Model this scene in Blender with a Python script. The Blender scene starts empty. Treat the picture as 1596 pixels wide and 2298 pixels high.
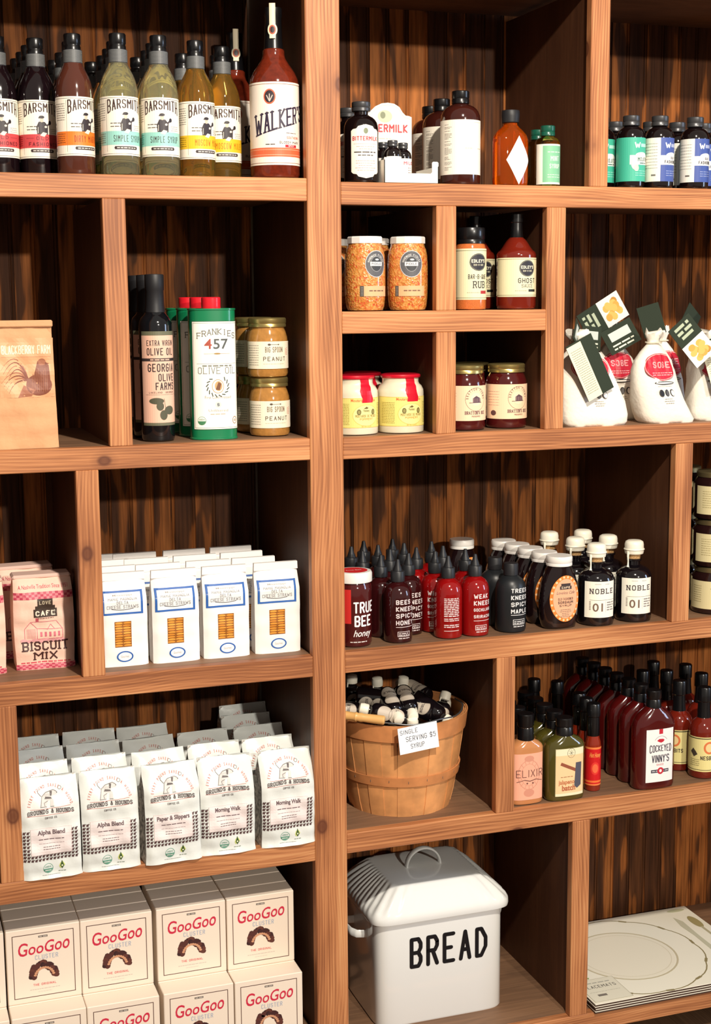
import bpy, math, random
from mathutils import Vector, Matrix
from math import sin, cos, pi, radians

# ------------------------------------------------------------------ camera, world, lights, exposure
SC = bpy.context.scene
COL = SC.collection
yaw, pitch, roll = radians(18.96), radians(-8.627), radians(-0.463)
fw = Vector((sin(yaw) * cos(pitch), cos(yaw) * cos(pitch), sin(pitch)))
r0 = Vector((cos(yaw), -sin(yaw), 0)); u0 = r0.cross(fw)
rt = r0 * cos(roll) + u0 * sin(roll); up = -r0 * sin(roll) + u0 * cos(roll)
cd = bpy.data.cameras.new('camera'); cam = bpy.data.objects.new('camera', cd); COL.objects.link(cam)
cd.sensor_fit = 'HORIZONTAL'; cd.sensor_width = 36.0; cd.lens = 3197.7 / 1596 * 36
cam.matrix_world = Matrix(((rt.x, up.x, -fw.x, -0.72936), (rt.y, up.y, -fw.y, -2.36339), (rt.z, up.z, -fw.z, 0.24474), (0, 0, 0, 1)))
cd.clip_start = 0.02
SC.camera = cam
SC.view_settings.view_transform = 'Standard'; SC.view_settings.look = 'None'
SC.view_settings.gamma = 1.0; SC.view_settings.use_curve_mapping = False
SC.view_settings.exposure = 0.3

w = bpy.data.worlds.new('shop_air'); SC.world = w; w.use_nodes = True
w.node_tree.nodes['Background'].inputs['Color'].default_value = (1.0, 0.88, 0.76, 1)
w.node_tree.nodes['Background'].inputs['Strength'].default_value = 0.27

def lamp(name, kind, loc, target, energy, color, size=0.05, sy=None):
    l = bpy.data.lights.new(name, kind); o = bpy.data.objects.new(name, l); COL.objects.link(o)
    l.energy = energy; l.color = color; o.location = loc
    if kind == 'AREA':
        l.size = size
        if sy: l.shape = 'RECTANGLE'; l.size_y = sy
        else: l.shape = 'DISK'
    else:
        l.shadow_soft_size = size
    d = Vector(target) - Vector(loc); o.rotation_euler = d.to_track_quat('-Z', 'Y').to_euler()
    return o
lamp('ceiling_spotlight', 'AREA', (0.05, -1.9, 1.5), (0.1, 0, -0.25), 56, (1, 0.90, 0.77), 0.09)
lamp('ceiling_spotlight_far', 'AREA', (0.9, -6.0, 1.7), (0.1, 0, -0.2), 150, (1, 0.92, 0.80), 0.16)
lamp('shop_window', 'AREA', (4.2, -2.2, 0.5), (0.4, 0, -0.1), 34, (0.55, 0.72, 1.0), 0.7, 1.6)

# ------------------------------------------------------------------ materials
def lin(c):
    return tuple(((x / 255) / 12.92 if x / 255 <= 0.04045 else ((x / 255 + 0.055) / 1.055) ** 2.4) for x in c) + (1,)
MC = {}
def mat(name, rgb, rough=0.6, metal=0.0, trans=0.0, coat=0.0, ior=1.45, bump=0.0, bscale=200, var=0.0, sheen=0.0):
    if name in MC: return MC[name]
    m = bpy.data.materials.new(name); m.use_nodes = True; nt = m.node_tree; b = nt.nodes['Principled BSDF']
    b.inputs['Base Color'].default_value = lin(rgb); b.inputs['Roughness'].default_value = rough
    b.inputs['Metallic'].default_value = metal; b.inputs['Transmission Weight'].default_value = trans
    b.inputs['IOR'].default_value = ior; b.inputs['Coat Weight'].default_value = coat; b.inputs['Coat Roughness'].default_value = 0.04
    if bump or var:
        tc = nt.nodes.new('ShaderNodeTexCoord'); n = nt.nodes.new('ShaderNodeTexNoise')
        n.inputs['Scale'].default_value = bscale; n.inputs['Detail'].default_value = 4
        nt.links.new(tc.outputs['Object'], n.inputs['Vector'])
        if bump:
            bp = nt.nodes.new('ShaderNodeBump'); bp.inputs['Strength'].default_value = bump; bp.inputs['Distance'].default_value = 0.004
            nt.links.new(n.outputs['Fac'], bp.inputs['Height']); nt.links.new(bp.outputs['Normal'], b.inputs['Normal'])
        if var:
            cr = nt.nodes.new('ShaderNodeValToRGB')
            a = lin(tuple(max(0, x * (1 - var)) for x in rgb)); c = lin(tuple(min(255, x * (1 + var)) for x in rgb))
            cr.color_ramp.elements[0].position = 0.3; cr.color_ramp.elements[1].position = 0.7
            cr.color_ramp.elements[0].color = a; cr.color_ramp.elements[1].color = c
            nt.links.new(n.outputs['Fac'], cr.inputs['Fac']); nt.links.new(cr.outputs['Color'], b.inputs['Base Color'])
    MC[name] = m
    return m
def ink(rgb, rough=0.55):
    return mat('ink_%d_%d_%d' % tuple(rgb), rgb, rough)

def ramp(nt, pts):
    cr = nt.nodes.new('ShaderNodeValToRGB'); e = cr.color_ramp.elements
    e[0].position, e[0].color = pts[0][0], lin(pts[0][1]); e[1].position, e[1].color = pts[-1][0], lin(pts[-1][1])
    for p, c in pts[1:-1]:
        k = e.new(p); k.color = lin(c)
    return cr
def wood(name, axis, cols, knots=True, rough=0.5, grain=1.0, spec=0.35):
    m = bpy.data.materials.new(name); m.use_nodes = True; nt = m.node_tree; b = nt.nodes['Principled BSDF']; N = nt.nodes.new; L = nt.links.new
    tc = N('ShaderNodeTexCoord'); oi = N('ShaderNodeObjectInfo'); mul = N('ShaderNodeMath'); mul.operation = 'MULTIPLY'; mul.inputs[1].default_value = 37.0
    L(oi.outputs['Random'], mul.inputs[0]); add = N('ShaderNodeVectorMath'); add.operation = 'ADD'
    L(tc.outputs['Object'], add.inputs[0]); L(mul.outputs[0], add.inputs[1])
    def mp(sl, sx):
        q = N('ShaderNodeMapping'); s = {'X': (sl, sx, sx), 'Z': (sx, sx, sl), 'Y': (sx, sl, sx)}[axis]
        q.inputs['Scale'].default_value = s; L(add.outputs[0], q.inputs['Vector']); return q
    sx = N('ShaderNodeSeparateXYZ'); L(add.outputs[0], sx.inputs[0])
    n3 = N('ShaderNodeTexNoise'); n3.inputs['Scale'].default_value = 1; n3.inputs['Detail'].default_value = 1.5; q = mp(2.6, 13); L(q.outputs[0], n3.inputs['Vector'])
    ma = N('ShaderNodeMath'); ma.operation = 'MULTIPLY'; ma.inputs[1].default_value = 1150 * grain; L(sx.outputs[{'X': 'Z', 'Z': 'X', 'Y': 'X'}[axis]], ma.inputs[0])
    mb = N('ShaderNodeMath'); mb.operation = 'MULTIPLY_ADD'; mb.inputs[1].default_value = 55; L(n3.outputs['Fac'], mb.inputs[0]); L(ma.outputs[0], mb.inputs[2])
    sn = N('ShaderNodeMath'); sn.operation = 'SINE'; L(mb.outputs[0], sn.inputs[0])
    wv = N('ShaderNodeMath'); wv.operation = 'MULTIPLY_ADD'; wv.inputs[1].default_value = 0.5; wv.inputs[2].default_value = 0.5; L(sn.outputs[0], wv.inputs[0])
    n1 = N('ShaderNodeTexNoise'); n1.inputs['Scale'].default_value = 1; n1.inputs['Detail'].default_value = 6; n1.inputs['Roughness'].default_value = 0.6
    q = mp(4, 260); L(q.outputs[0], n1.inputs['Vector'])
    n2 = N('ShaderNodeTexNoise'); n2.inputs['Scale'].default_value = 1; n2.inputs['Detail'].default_value = 3
    q = mp(3, 14); L(q.outputs[0], n2.inputs['Vector'])
    a1 = N('ShaderNodeMath'); a1.operation = 'MULTIPLY_ADD'; a1.inputs[1].default_value = 0.065; L(wv.outputs[0], a1.inputs[0])
    m2 = N('ShaderNodeMath'); m2.operation = 'MULTIPLY_ADD'; m2.inputs[1].default_value = 0.40; L(n1.outputs['Fac'], m2.inputs[0])
    m3 = N('ShaderNodeMath'); m3.operation = 'MULTIPLY'; m3.inputs[1].default_value = 0.42; L(n2.outputs['Fac'], m3.inputs[0])
    L(m3.outputs[0], m2.inputs[2]); L(m2.outputs[0], a1.inputs[2])
    cr = ramp(nt, cols); L(a1.outputs[0], cr.inputs['Fac']); out = cr.outputs['Color']
    if knots:
        vo = N('ShaderNodeTexVoronoi'); vo.inputs['Scale'].default_value = 1; q = mp(6.5, 9); L(q.outputs[0], vo.inputs['Vector'])
        kr = ramp(nt, [(0.0, (60, 60, 60)), (0.06, (120, 120, 120)), (0.08, (60, 60, 60)), (0.11, (220, 220, 220)), (0.18, (255, 255, 255))]); L(vo.outputs['Distance'], kr.inputs['Fac'])
        mx = N('ShaderNodeMix'); mx.data_type = 'RGBA'; mx.inputs[6].default_value = lin((96, 52, 34))
        L(kr.outputs['Color'], mx.inputs[0]); L(out, mx.inputs[7]); out = mx.outputs[2]
    L(out, b.inputs['Base Color']); b.inputs['Roughness'].default_value = rough; b.inputs['Specular IOR Level'].default_value = spec
    bp = N('ShaderNodeBump'); bp.inputs['Strength'].default_value = 0.25; bp.inputs['Distance'].default_value = 0.002
    L(a1.outputs[0], bp.inputs['Height']); L(bp.outputs['Normal'], b.inputs['Normal'])
    return m
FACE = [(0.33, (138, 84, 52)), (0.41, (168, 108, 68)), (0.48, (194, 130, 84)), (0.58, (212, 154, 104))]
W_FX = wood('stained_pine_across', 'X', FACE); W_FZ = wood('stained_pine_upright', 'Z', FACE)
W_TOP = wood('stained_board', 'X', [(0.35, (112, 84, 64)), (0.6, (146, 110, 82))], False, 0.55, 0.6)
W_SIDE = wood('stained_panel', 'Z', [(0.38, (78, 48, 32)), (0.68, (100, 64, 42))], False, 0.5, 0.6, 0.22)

def beadboard_mat():
    m = bpy.data.materials.new('stained_beadboard'); m.use_nodes = True; nt = m.node_tree; b = nt.nodes['Principled BSDF']; N = nt.nodes.new; L = nt.links.new
    tc = N('ShaderNodeTexCoord'); sp = N('ShaderNodeSeparateXYZ'); L(tc.outputs['Object'], sp.inputs[0])
    dv = N('ShaderNodeMath'); dv.operation = 'DIVIDE'; dv.inputs[1].default_value = 0.0413; L(sp.outputs['X'], dv.inputs[0])
    fl = N('ShaderNodeMath'); fl.operation = 'FLOOR'; L(dv.outputs[0], fl.inputs[0])
    wn = N('ShaderNodeTexWhiteNoise'); wn.noise_dimensions = '1D'; L(fl.outputs[0], wn.inputs['W'])
    cb = N('ShaderNodeCombineXYZ'); ml = N('ShaderNodeMath'); ml.operation = 'MULTIPLY'; ml.inputs[1].default_value = 9; L(wn.outputs['Value'], ml.inputs[0]); L(ml.outputs[0], cb.inputs['Z'])
    ad = N('ShaderNodeVectorMath'); ad.operation = 'ADD'; L(tc.outputs['Object'], ad.inputs[0]); L(cb.outputs[0], ad.inputs[1])
    def nz(s, d, rg=0.5):
        q = N('ShaderNodeMapping'); q.inputs['Scale'].default_value = s; L(ad.outputs[0], q.inputs['Vector'])
        n = N('ShaderNodeTexNoise'); n.inputs['Scale'].default_value = 1; n.inputs['Detail'].default_value = d; n.inputs['Roughness'].default_value = rg; L(q.outputs[0], n.inputs['Vector']); return n
    a = nz((34, 34, 5.5), 2, 0.4); c = nz((190, 190, 9), 4)
    s1 = N('ShaderNodeMath'); s1.operation = 'MULTIPLY_ADD'; s1.inputs[1].default_value = 0.25; L(wn.outputs['Value'], s1.inputs[0]); L(a.outputs['Fac'], s1.inputs[2])
    cr = ramp(nt, [(0.50, (84, 50, 30)), (0.625, (102, 61, 34)), (0.665, (160, 94, 46)), (0.85, (186, 114, 58))]); L(s1.outputs[0], cr.inputs['Fac'])
    mx = N('ShaderNodeMix'); mx.data_type = 'RGBA'; mx.blend_type = 'MULTIPLY'; mx.inputs[0].default_value = 0.8
    c2 = ramp(nt, [(0.3, (150, 150, 150)), (0.65, (255, 255, 255))]); L(c.outputs['Fac'], c2.inputs['Fac'])
    L(cr.outputs['Color'], mx.inputs[6]); L(c2.outputs['Color'], mx.inputs[7]); L(mx.outputs[2], b.inputs['Base Color'])
    b.inputs['Roughness'].default_value = 0.6; b.inputs['Specular IOR Level'].default_value = 0.15
    return m
W_BACK = beadboard_mat()

# ------------------------------------------------------------------ mesh helpers
def link(name, verts, faces, m, parent=None, smooth=True, idx=None, sharp=35):
    me = bpy.data.meshes.new(name); me.from_pydata([tuple(v) for v in verts], [], faces)
    for q in (m if isinstance(m, (list, tuple)) else [m]): me.materials.append(q)
    if idx: me.polygons.foreach_set('material_index', idx)
    if smooth:
        me.polygons.foreach_set('use_smooth', [True] * len(me.polygons)); me.set_sharp_from_angle(angle=radians(sharp))
    me.update()
    o = bpy.data.objects.new(name, me); COL.objects.link(o)
    if parent: o.parent = parent
    return o
def thing(name, label, cat, loc=(0, 0, 0), rz=0.0, group=None):
    o = bpy.data.objects.new(name, None); COL.objects.link(o); o.empty_display_size = 0.02
    o.location = loc; o.rotation_euler = (0, 0, rz); o['label'] = label; o['category'] = cat
    if group: o['group'] = group
    return o
def dup(root, loc, rz, label, group=None, rot=None):
    r = root.copy(); COL.objects.link(r); r.location = loc; r.rotation_euler = rot or (0, 0, rz); r['label'] = label
    if group: r['group'] = group
    for ch in list(root.children):
        c = ch.copy(); COL.objects.link(c); c.parent = r
        for g in list(ch.children):
            d = g.copy(); COL.objects.link(d); d.parent = c
    return r
def boxvf(x0, x1, y0, y1, z0, z1, b=0.0):
    if b <= 0:
        v = [(x, y, z) for z in (z0, z1) for y in (y0, y1) for x in (x0, x1)]
        return v, [(0, 2, 3, 1), (4, 5, 7, 6), (0, 1, 5, 4), (2, 6, 7, 3), (0, 4, 6, 2), (1, 3, 7, 5)]
    v = []; f = []
    # chamfered box: three verts per corner
    cs = [(i, j, k) for k in (0, 1) for j in (0, 1) for i in (0, 1)]
    X, Y, Z = (x0, x1), (y0, y1), (z0, z1); s = (1, -1)
    for i, j, k in cs:
        v += [(X[i], Y[j] + s[j] * b, Z[k] + s[k] * b), (X[i] + s[i] * b, Y[j], Z[k] + s[k] * b), (X[i] + s[i] * b, Y[j] + s[j] * b, Z[k])]
    def c(i, j, k, a): return 3 * (i + 2 * j + 4 * k) + a
    for i in (0, 1): q = [c(i, 0, 0, 0), c(i, 1, 0, 0), c(i, 1, 1, 0), c(i, 0, 1, 0)]; f.append(q if i else q[::-1])
    for j in (0, 1): q = [c(0, j, 0, 1), c(1, j, 0, 1), c(1, j, 1, 1), c(0, j, 1, 1)]; f.append(q if not j else q[::-1])
    for k in (0, 1): q = [c(0, 0, k, 2), c(1, 0, k, 2), c(1, 1, k, 2), c(0, 1, k, 2)]; f.append(q if k else q[::-1])
    for j in (0, 1):
        for k in (0, 1): f.append([c(0, j, k, 1), c(1, j, k, 1), c(1, j, k, 2), c(0, j, k, 2)])
    for i in (0, 1):
        for k in (0, 1): f.append([c(i, 0, k, 0), c(i, 1, k, 0), c(i, 1, k, 2), c(i, 0, k, 2)])
    for i in (0, 1):
        for j in (0, 1): f.append([c(i, j, 0, 0), c(i, j, 1, 0), c(i, j, 1, 1), c(i, j, 0, 1)])
    for i, j, k in cs: f.append([c(i, j, k, 0), c(i, j, k, 1), c(i, j, k, 2)])
    return v, f
def box(name, x0, x1, y0, y1, z0, z1, m, parent=None, b=0.0015, centre=True):
    cx, cy, cz = ((x0 + x1) / 2, (y0 + y1) / 2, (z0 + z1) / 2) if centre else (0, 0, 0)
    v, f = boxvf(x0 - cx, x1 - cx, y0 - cy, y1 - cy, z0 - cz, z1 - cz, b)
    o = link(name, v, f, m, parent, smooth=False); o.location = (cx, cy, cz)
    return o
def ringpts(rx, ry, z, n, cx, cy, seg):
    out = []
    for i in range(seg):
        t = 2 * pi * i / seg; c, s = cos(t), sin(t); q = (abs(c) ** n + abs(s) ** n) ** (-1 / n)
        out.append((cx + rx * c * q, cy + ry * s * q, z))
    return out
def loftvf(secs, seg=36, wob=None):
    v = []; f = []
    for k, s in enumerate(secs):
        rx, ry, z = s[:3]; n = s[3] if len(s) > 3 else 2.0; cx = s[4] if len(s) > 4 else 0; cy = s[5] if len(s) > 5 else 0
        p = ringpts(max(rx, 1e-5), max(ry, 1e-5), z, n, cx, cy, seg)
        if wob: p = [wob(q, k) for q in p]
        v += p
    for k in range(len(secs) - 1):
        for i in range(seg):
            j = (i + 1) % seg; f.append((k * seg + i, k * seg + j, (k + 1) * seg + j, (k + 1) * seg + i))
    f.append(tuple(range(seg))[::-1]); f.append(tuple(range((len(secs) - 1) * seg, len(secs) * seg)))
    return v, f
def loft(name, secs, m, parent=None, seg=36, sharp=35, wob=None):
    v, f = loftvf(secs, seg, wob); return link(name, v, f, m, parent, True, None, sharp)
def lathe(name, prof, m, parent=None, seg=36, sharp=35):
    return loft(name, [(r, r, z) for r, z in prof], m, parent, seg, sharp)
def tubevf(pts, r, seg=10, closed=False, flat=1.0):
    v = []; f = []; n = len(pts); P = [Vector(p) for p in pts]
    prev = None
    for i, p in enumerate(P):
        a = P[(i - 1) % n] if (i > 0 or closed) else p; b = P[(i + 1) % n] if (i < n - 1 or closed) else p
        t = (b - a).normalized()
        if prev is None:
            ref = Vector((0, 0, 1)) if abs(t.z) < 0.9 else Vector((0, 1, 0))
            s = t.cross(ref).normalized()
        else:
            s = (prev - t * prev.dot(t)).normalized()
        prev = s; q = t.cross(s); rr = r[i] if isinstance(r, (list, tuple)) else r
        for k in range(seg):
            an = 2 * pi * k / seg; v.append(tuple(p + s * (cos(an) * rr) + q * (sin(an) * rr * flat)))
    m = n if closed else n - 1
    for i in range(m):
        for k in range(seg):
            j = (i + 1) % n; f.append((i * seg + k, i * seg + (k + 1) % seg, j * seg + (k + 1) % seg, j * seg + k))
    if not closed: f.append(tuple(range(seg))[::-1]); f.append(tuple(range((n - 1) * seg, n * seg)))
    return v, f
def tube(name, pts, r, m, parent=None, seg=10, closed=False, flat=1.0):
    v, f = tubevf(pts, r, seg, closed, flat); return link(name, v, f, m, parent, True, None, 60)
def join(parts):
    V = []; F = []
    for v, f in parts:
        o = len(V); V += list(v); F += [tuple(i + o for i in q) for q in f]
    return V, F

# ------------------------------------------------------------------ lettering
GL = {'A': '00-26-40 12-32', 'B': '00-06-36-45-44-33-03 33-42-41-30-00', 'C': '45-36-16-05-01-10-30-41', 'D': '00-06-26-44-42-20-00',
 'E': '46-06-00-40 03-33', 'F': '46-06-00 03-33', 'G': '45-36-16-05-01-10-30-41-43-23', 'H': '00-06 40-46 03-43', 'I': '20-26',
 'J': '46-41-30-10-01', 'K': '00-06 46-03-40', 'L': '06-00-40', 'M': '00-06-23-46-40', 'N': '00-06-40-46', 'O': '10-30-41-45-36-16-05-01-10',
 'P': '00-06-36-45-44-33-03', 'Q': '10-30-41-45-36-16-05-01-10 22-40', 'R': '00-06-36-45-44-33-03 23-40', 'S': '45-36-16-05-04-13-33-42-41-30-10-01',
 'T': '06-46 26-20', 'U': '06-01-10-30-41-46', 'V': '06-20-46', 'W': '06-10-24-30-46', 'X': '00-46 06-40', 'Y': '06-23-46 23-20', 'Z': '06-46-00-40',
 '0': '10-30-41-45-36-16-05-01-10', '1': '14-26-20', '2': '05-16-36-45-44-00-40', '4': '30-36-02-42', '5': '46-06-04-34-43-41-30-10-01', '7': '06-46-10',
 '$': '45-36-16-05-04-13-33-42-41-30-10-01 27-20', '-': '13-33', '.': '20-20', "'": '26-25', '&': '40-15-26-35-02-01-10-30-43'}
NARROW = {'W': 1.5, 'M': 1.2, 'I': 0.35, "'": 0.3, '.': 0.3, ' ': 0.6, '1': 0.6}
_bf = {}
def bfont(s, bold=0.0):
    k = (s, bold)
    if k in _bf: return _bf[k]
    c = bpy.data.curves.new('tmp_text', 'FONT'); c.body = s; c.size = 1; c.offset = bold; c.resolution_u = 3
    o = bpy.data.objects.new('tmp_text', c); COL.objects.link(o)
    bpy.context.view_layer.update()
    me = bpy.data.meshes.new_from_object(o.evaluated_get(bpy.context.evaluated_depsgraph_get()))
    me.calc_loop_triangles()
    V = [(v.co.x, v.co.y) for v in me.vertices]
    T = [[V[i] for i in t.vertices] for t in me.loop_triangles]
    bpy.data.objects.remove(o); bpy.data.curves.remove(c); bpy.data.meshes.remove(me)
    if V:
        x0 = min(v[0] for v in V); x1 = max(v[0] for v in V)
    else: x0, x1 = 0, 1
    r = ([[((x - x0), y / 0.69) for x, y in t] for t in T], x1 - x0); _bf[k] = r
    return r
def clip(poly, u, keep_low):
    out = []; n = len(poly)
    for i in range(n):
        a, b = poly[i], poly[(i + 1) % n]
        ia = a[0] <= u if keep_low else a[0] >= u; ib = b[0] <= u if keep_low else b[0] >= u
        if ia: out.append(a)
        if ia != ib:
            t = (u - a[0]) / (b[0] - a[0]); out.append((u, a[1] + t * (b[1] - a[1])))
    return out
class Art:
    """flat coloured shapes in the plane of a label, later laid on the label's surface"""
    def __init__(s): s.P = []
    def poly(s, pts, c, l=1): s.P.append((list(pts), tuple(c), l))
    def rect(s, x0, y0, x1, y1, c, l=1): s.poly([(x0, y0), (x1, y0), (x1, y1), (x0, y1)], c, l)
    def frame(s, x0, y0, x1, y1, t, c, l=1):
        s.rect(x0, y0, x1, y0 + t, c, l); s.rect(x0, y1 - t, x1, y1, c, l); s.rect(x0, y0, x0 + t, y1, c, l); s.rect(x1 - t, y0, x1, y1, c, l)
    def ell(s, cx, cy, rx, ry, c, l=1, n=24): s.poly([(cx + rx * cos(2 * pi * i / n), cy + ry * sin(2 * pi * i / n)) for i in range(n)], c, l)
    def arc(s, cx, cy, rx, ry, t, c, l=1, a0=0, a1=360, n=28):
        for i in range(n):
            a = radians(a0 + (a1 - a0) * i / n); b = radians(a0 + (a1 - a0) * (i + 1) / n)
            s.poly([(cx + (rx - t) * cos(a), cy + (ry - t) * sin(a)), (cx + rx * cos(a), cy + ry * sin(a)), (cx + rx * cos(b), cy + ry * sin(b)), (cx + (rx - t) * cos(b), cy + (ry - t) * sin(b))], c, l)
    def line(s, x0, y0, x1, y1, t, c, l=1):
        dx, dy = x1 - x0, y1 - y0; d = math.hypot(dx, dy) or 1e-9; nx, ny = -dy / d * t / 2, dx / d * t / 2
        s.poly([(x0 - nx, y0 - ny), (x1 - nx, y1 - ny), (x1 + nx, y1 + ny), (x0 + nx, y0 + ny)], c, l)
    def micro(s, x0, x1, y, n, dy, h, c, l=1, seed=1, centre=False):
        R = random.Random(seed)
        for k in range(n):
            xa, xb = x0, x1
            if centre:
                q = R.uniform(0.0, 0.22) * (x1 - x0); xa += q; xb -= q
            x = xa
            while x < xb - h * 0.5:
                wd = R.uniform(2.0, 6.0) * h; s.rect(x, y - k * dy, min(x + wd, xb), y - k * dy + h, c, l); x += wd + h * 0.8
    def warped(s, tris, fn, c, l):
        for t in tris: s.poly([fn(x, y) for x, y in t], c, l)
    def text(s, st, x, y, h, c, w=None, al='c', bold=0.0, shear=0.0, l=2, warp=None, rot=0.0):
        T, tw = bfont(st, bold); k = h * 0.69 if w is None else w / tw; W = tw * k
        ox = x - (W / 2 if al == 'c' else (W if al == 'r' else 0)); cr, sr = cos(rot), sin(rot)
        def fn(a, b):
            px, py = a * k + b * h * shear, b * h
            if warp: px, py = warp(px / W, py / h); px *= W; py *= h
            X, Y = ox - x + px, py
            return (x + X * cr - Y * sr, y + X * sr + Y * cr)
        s.warped(T, fn, c, l)
    def arctext(s, st, cx, cy, R, h, c, a0, a1, l=2, bold=0.0):
        """letters set round a circle from angle a0 to a1 (degrees, clockwise for text read from outside)"""
        n = len(st)
        for i, ch in enumerate(st):
            if ch == ' ': continue
            a = radians(a0 + (a1 - a0) * (i + 0.5) / n); T, tw = bfont(ch, bold); k = h * 0.75
            inward = a1 > a0
            for t in T:
                q = []
                for px, py in t:
                    X = (px - tw / 2) * k; Y = py * h
                    rr = R + (Y if not inward else -Y)
                    b = a - (X / R if not inward else -X / R)
                    q.append((cx + rr * cos(b), cy + rr * sin(b)))
                s.poly(q, c, l)
    def stroke(s, st, x, y, h, w, c, t=0.14, al='c', slab=False, l=2, gap=0.28, warp=None, shear=0.0):
        """sturdy block capitals; t is the stroke width in heights, w the full width"""
        adv = []; cw = 1.0
        for ch in st: adv.append(NARROW.get(ch, 1.0))
        unit = w / (sum(adv) + gap * (len(st) - 1)); T = min(t * h, 0.30 * unit)
        ox = x - (w / 2 if al == 'c' else (w if al == 'r' else 0)); cx = ox
        for ch, a in zip(st, adv):
            if ch in GL:
                gw = unit * a
                for pl in GL[ch].split():
                    pts = [(int(p[0]), int(p[1])) for p in pl.split('-')]
                    Q = []
                    for gx, gy in pts:
                        fx = gx / 4 if a >= 0.9 else (gx - 2) / 4 * 0 + 0.5 if ch in "I'." else gx / 4
                        Q.append((cx + T / 2 + fx * (gw - T), T / 2 + gy / 6 * (h - T)))
                    segs = [(Q[i], Q[i + 1]) for i in range(len(Q) - 1)]
                    polys = []
                    for (p, q) in segs:
                        dx, dy = q[0] - p[0], q[1] - p[1]; d = math.hypot(dx, dy)
                        if d < 1e-9: polys.append([(p[0] - T / 2, p[1] - T / 2), (p[0] + T / 2, p[1] - T / 2), (p[0] + T / 2, p[1] + T / 2), (p[0] - T / 2, p[1] + T / 2)]); continue
                        nx, ny = -dy / d * T / 2, dx / d * T / 2
                        polys.append([(p[0] - nx, p[1] - ny), (q[0] - nx, q[1] - ny), (q[0] + nx, q[1] + ny), (p[0] + nx, p[1] + ny)])
                        if slab and abs(dx) < abs(dy) * 0.16:
                            for e in (p, q):
                                if e[1] < T * 0.6 or e[1] > h - T * 0.6:
                                    polys.append([(e[0] - T * 1.05, e[1] - T / 2), (e[0] + T * 1.05, e[1] - T / 2), (e[0] + T * 1.05, e[1] + T * 0.2), (e[0] - T * 1.05, e[1] + T * 0.2)])
                    for p in Q:
                        polys.append([(p[0] + T / 2 * cos(pi * k / 4 + pi / 8), p[1] + T / 2 * sin(pi * k / 4 + pi / 8)) for k in range(8)] if not slab else [(p[0] - T / 2, p[1] - T / 2), (p[0] + T / 2, p[1] - T / 2), (p[0] + T / 2, p[1] + T / 2), (p[0] - T / 2, p[1] + T / 2)])
                    for po in polys:
                        if warp: po = [((lambda r: (ox + r[0] * w, r[1] * h))(warp((a_ - ox) / w, b_ / h))) for a_, b_ in po]
                        s.poly([(a_ + b_ * shear, y + b_) for a_, b_ in po], c, l)
            cx += unit * (a + gap)
    def build(s, name, fn, parent, ustep=None, vstep=None, lift=0.00012, rough=0.5):
        V = []; F = []; I = []; mats = []; mi = {}; kq = 0
        for pts, c, l in s.P:
            ps = [pts]
            for ax, st in ((0, ustep), (1, vstep)):
                if not st: continue
                nx = []
                for p in ps:
                    if ax: p = [(b, a) for a, b in p]
                    lo = min(q[0] for q in p); hi = max(q[0] for q in p)
                    k = math.floor(lo / st) + 1; cur = p; parts = []
                    while k * st < hi - 1e-9 and len(cur) > 2:
                        parts.append(clip(cur, k * st, True)); cur = clip(cur, k * st, False); k += 1
                    parts.append(cur)
                    parts = [q for q in parts if len(q) > 2]
                    if ax: parts = [[(b, a) for a, b in q] for q in parts]
                    nx += parts
                ps = nx
            if c not in mi: mi[c] = len(mats); mats.append(ink(c, rough))
            for p in ps:
                kq += 1; ar = sum(p[i][0] * p[(i + 1) % len(p)][1] - p[(i + 1) % len(p)][0] * p[i][1] for i in range(len(p)))
                if ar < 0: p = p[::-1]
                o = len(V); V += [fn(u, v, (l + 0.055 * (kq % 14)) * lift) for u, v in p]; F.append(tuple(range(o, o + len(p)))); I.append(mi[c])
        o = link(name, V, F, mats, parent, False, I); return o
def cyl(r, phi):
    return lambda u, v, h: ((r + h) * sin(phi + u / r), -(r + h) * cos(phi + u / r), v)
def flat(y):
    return lambda u, v, h: (u, y - h, v)
CREAM = (246, 238, 222); WHITE = (250, 248, 244); BLACK = (26, 24, 28); GREY = (150, 145, 140); LGREY = (205, 200, 192)
ORD = ['first', 'second', 'third', 'fourth', 'fifth', 'sixth', 'seventh', 'eighth']
# common materials
CAPB = mat('black_cap', (14, 14, 16), 0.28, coat=0.3); CAPM = mat('matte_black_cap', (30, 30, 33), 0.5)
CAPC = mat('cone_cap', (34, 35, 38), 0.42); GOLD = mat('gold_lid', (196, 176, 112), 0.3, metal=0.85)
LIDW = mat('white_metal_lid', (236, 232, 226), 0.35, coat=0.2); WAX = mat('cream_wax', (244, 238, 220), 0.4)
CORK = mat('cork', (190, 150, 100), 0.8, var=0.15, bscale=400)

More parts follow.
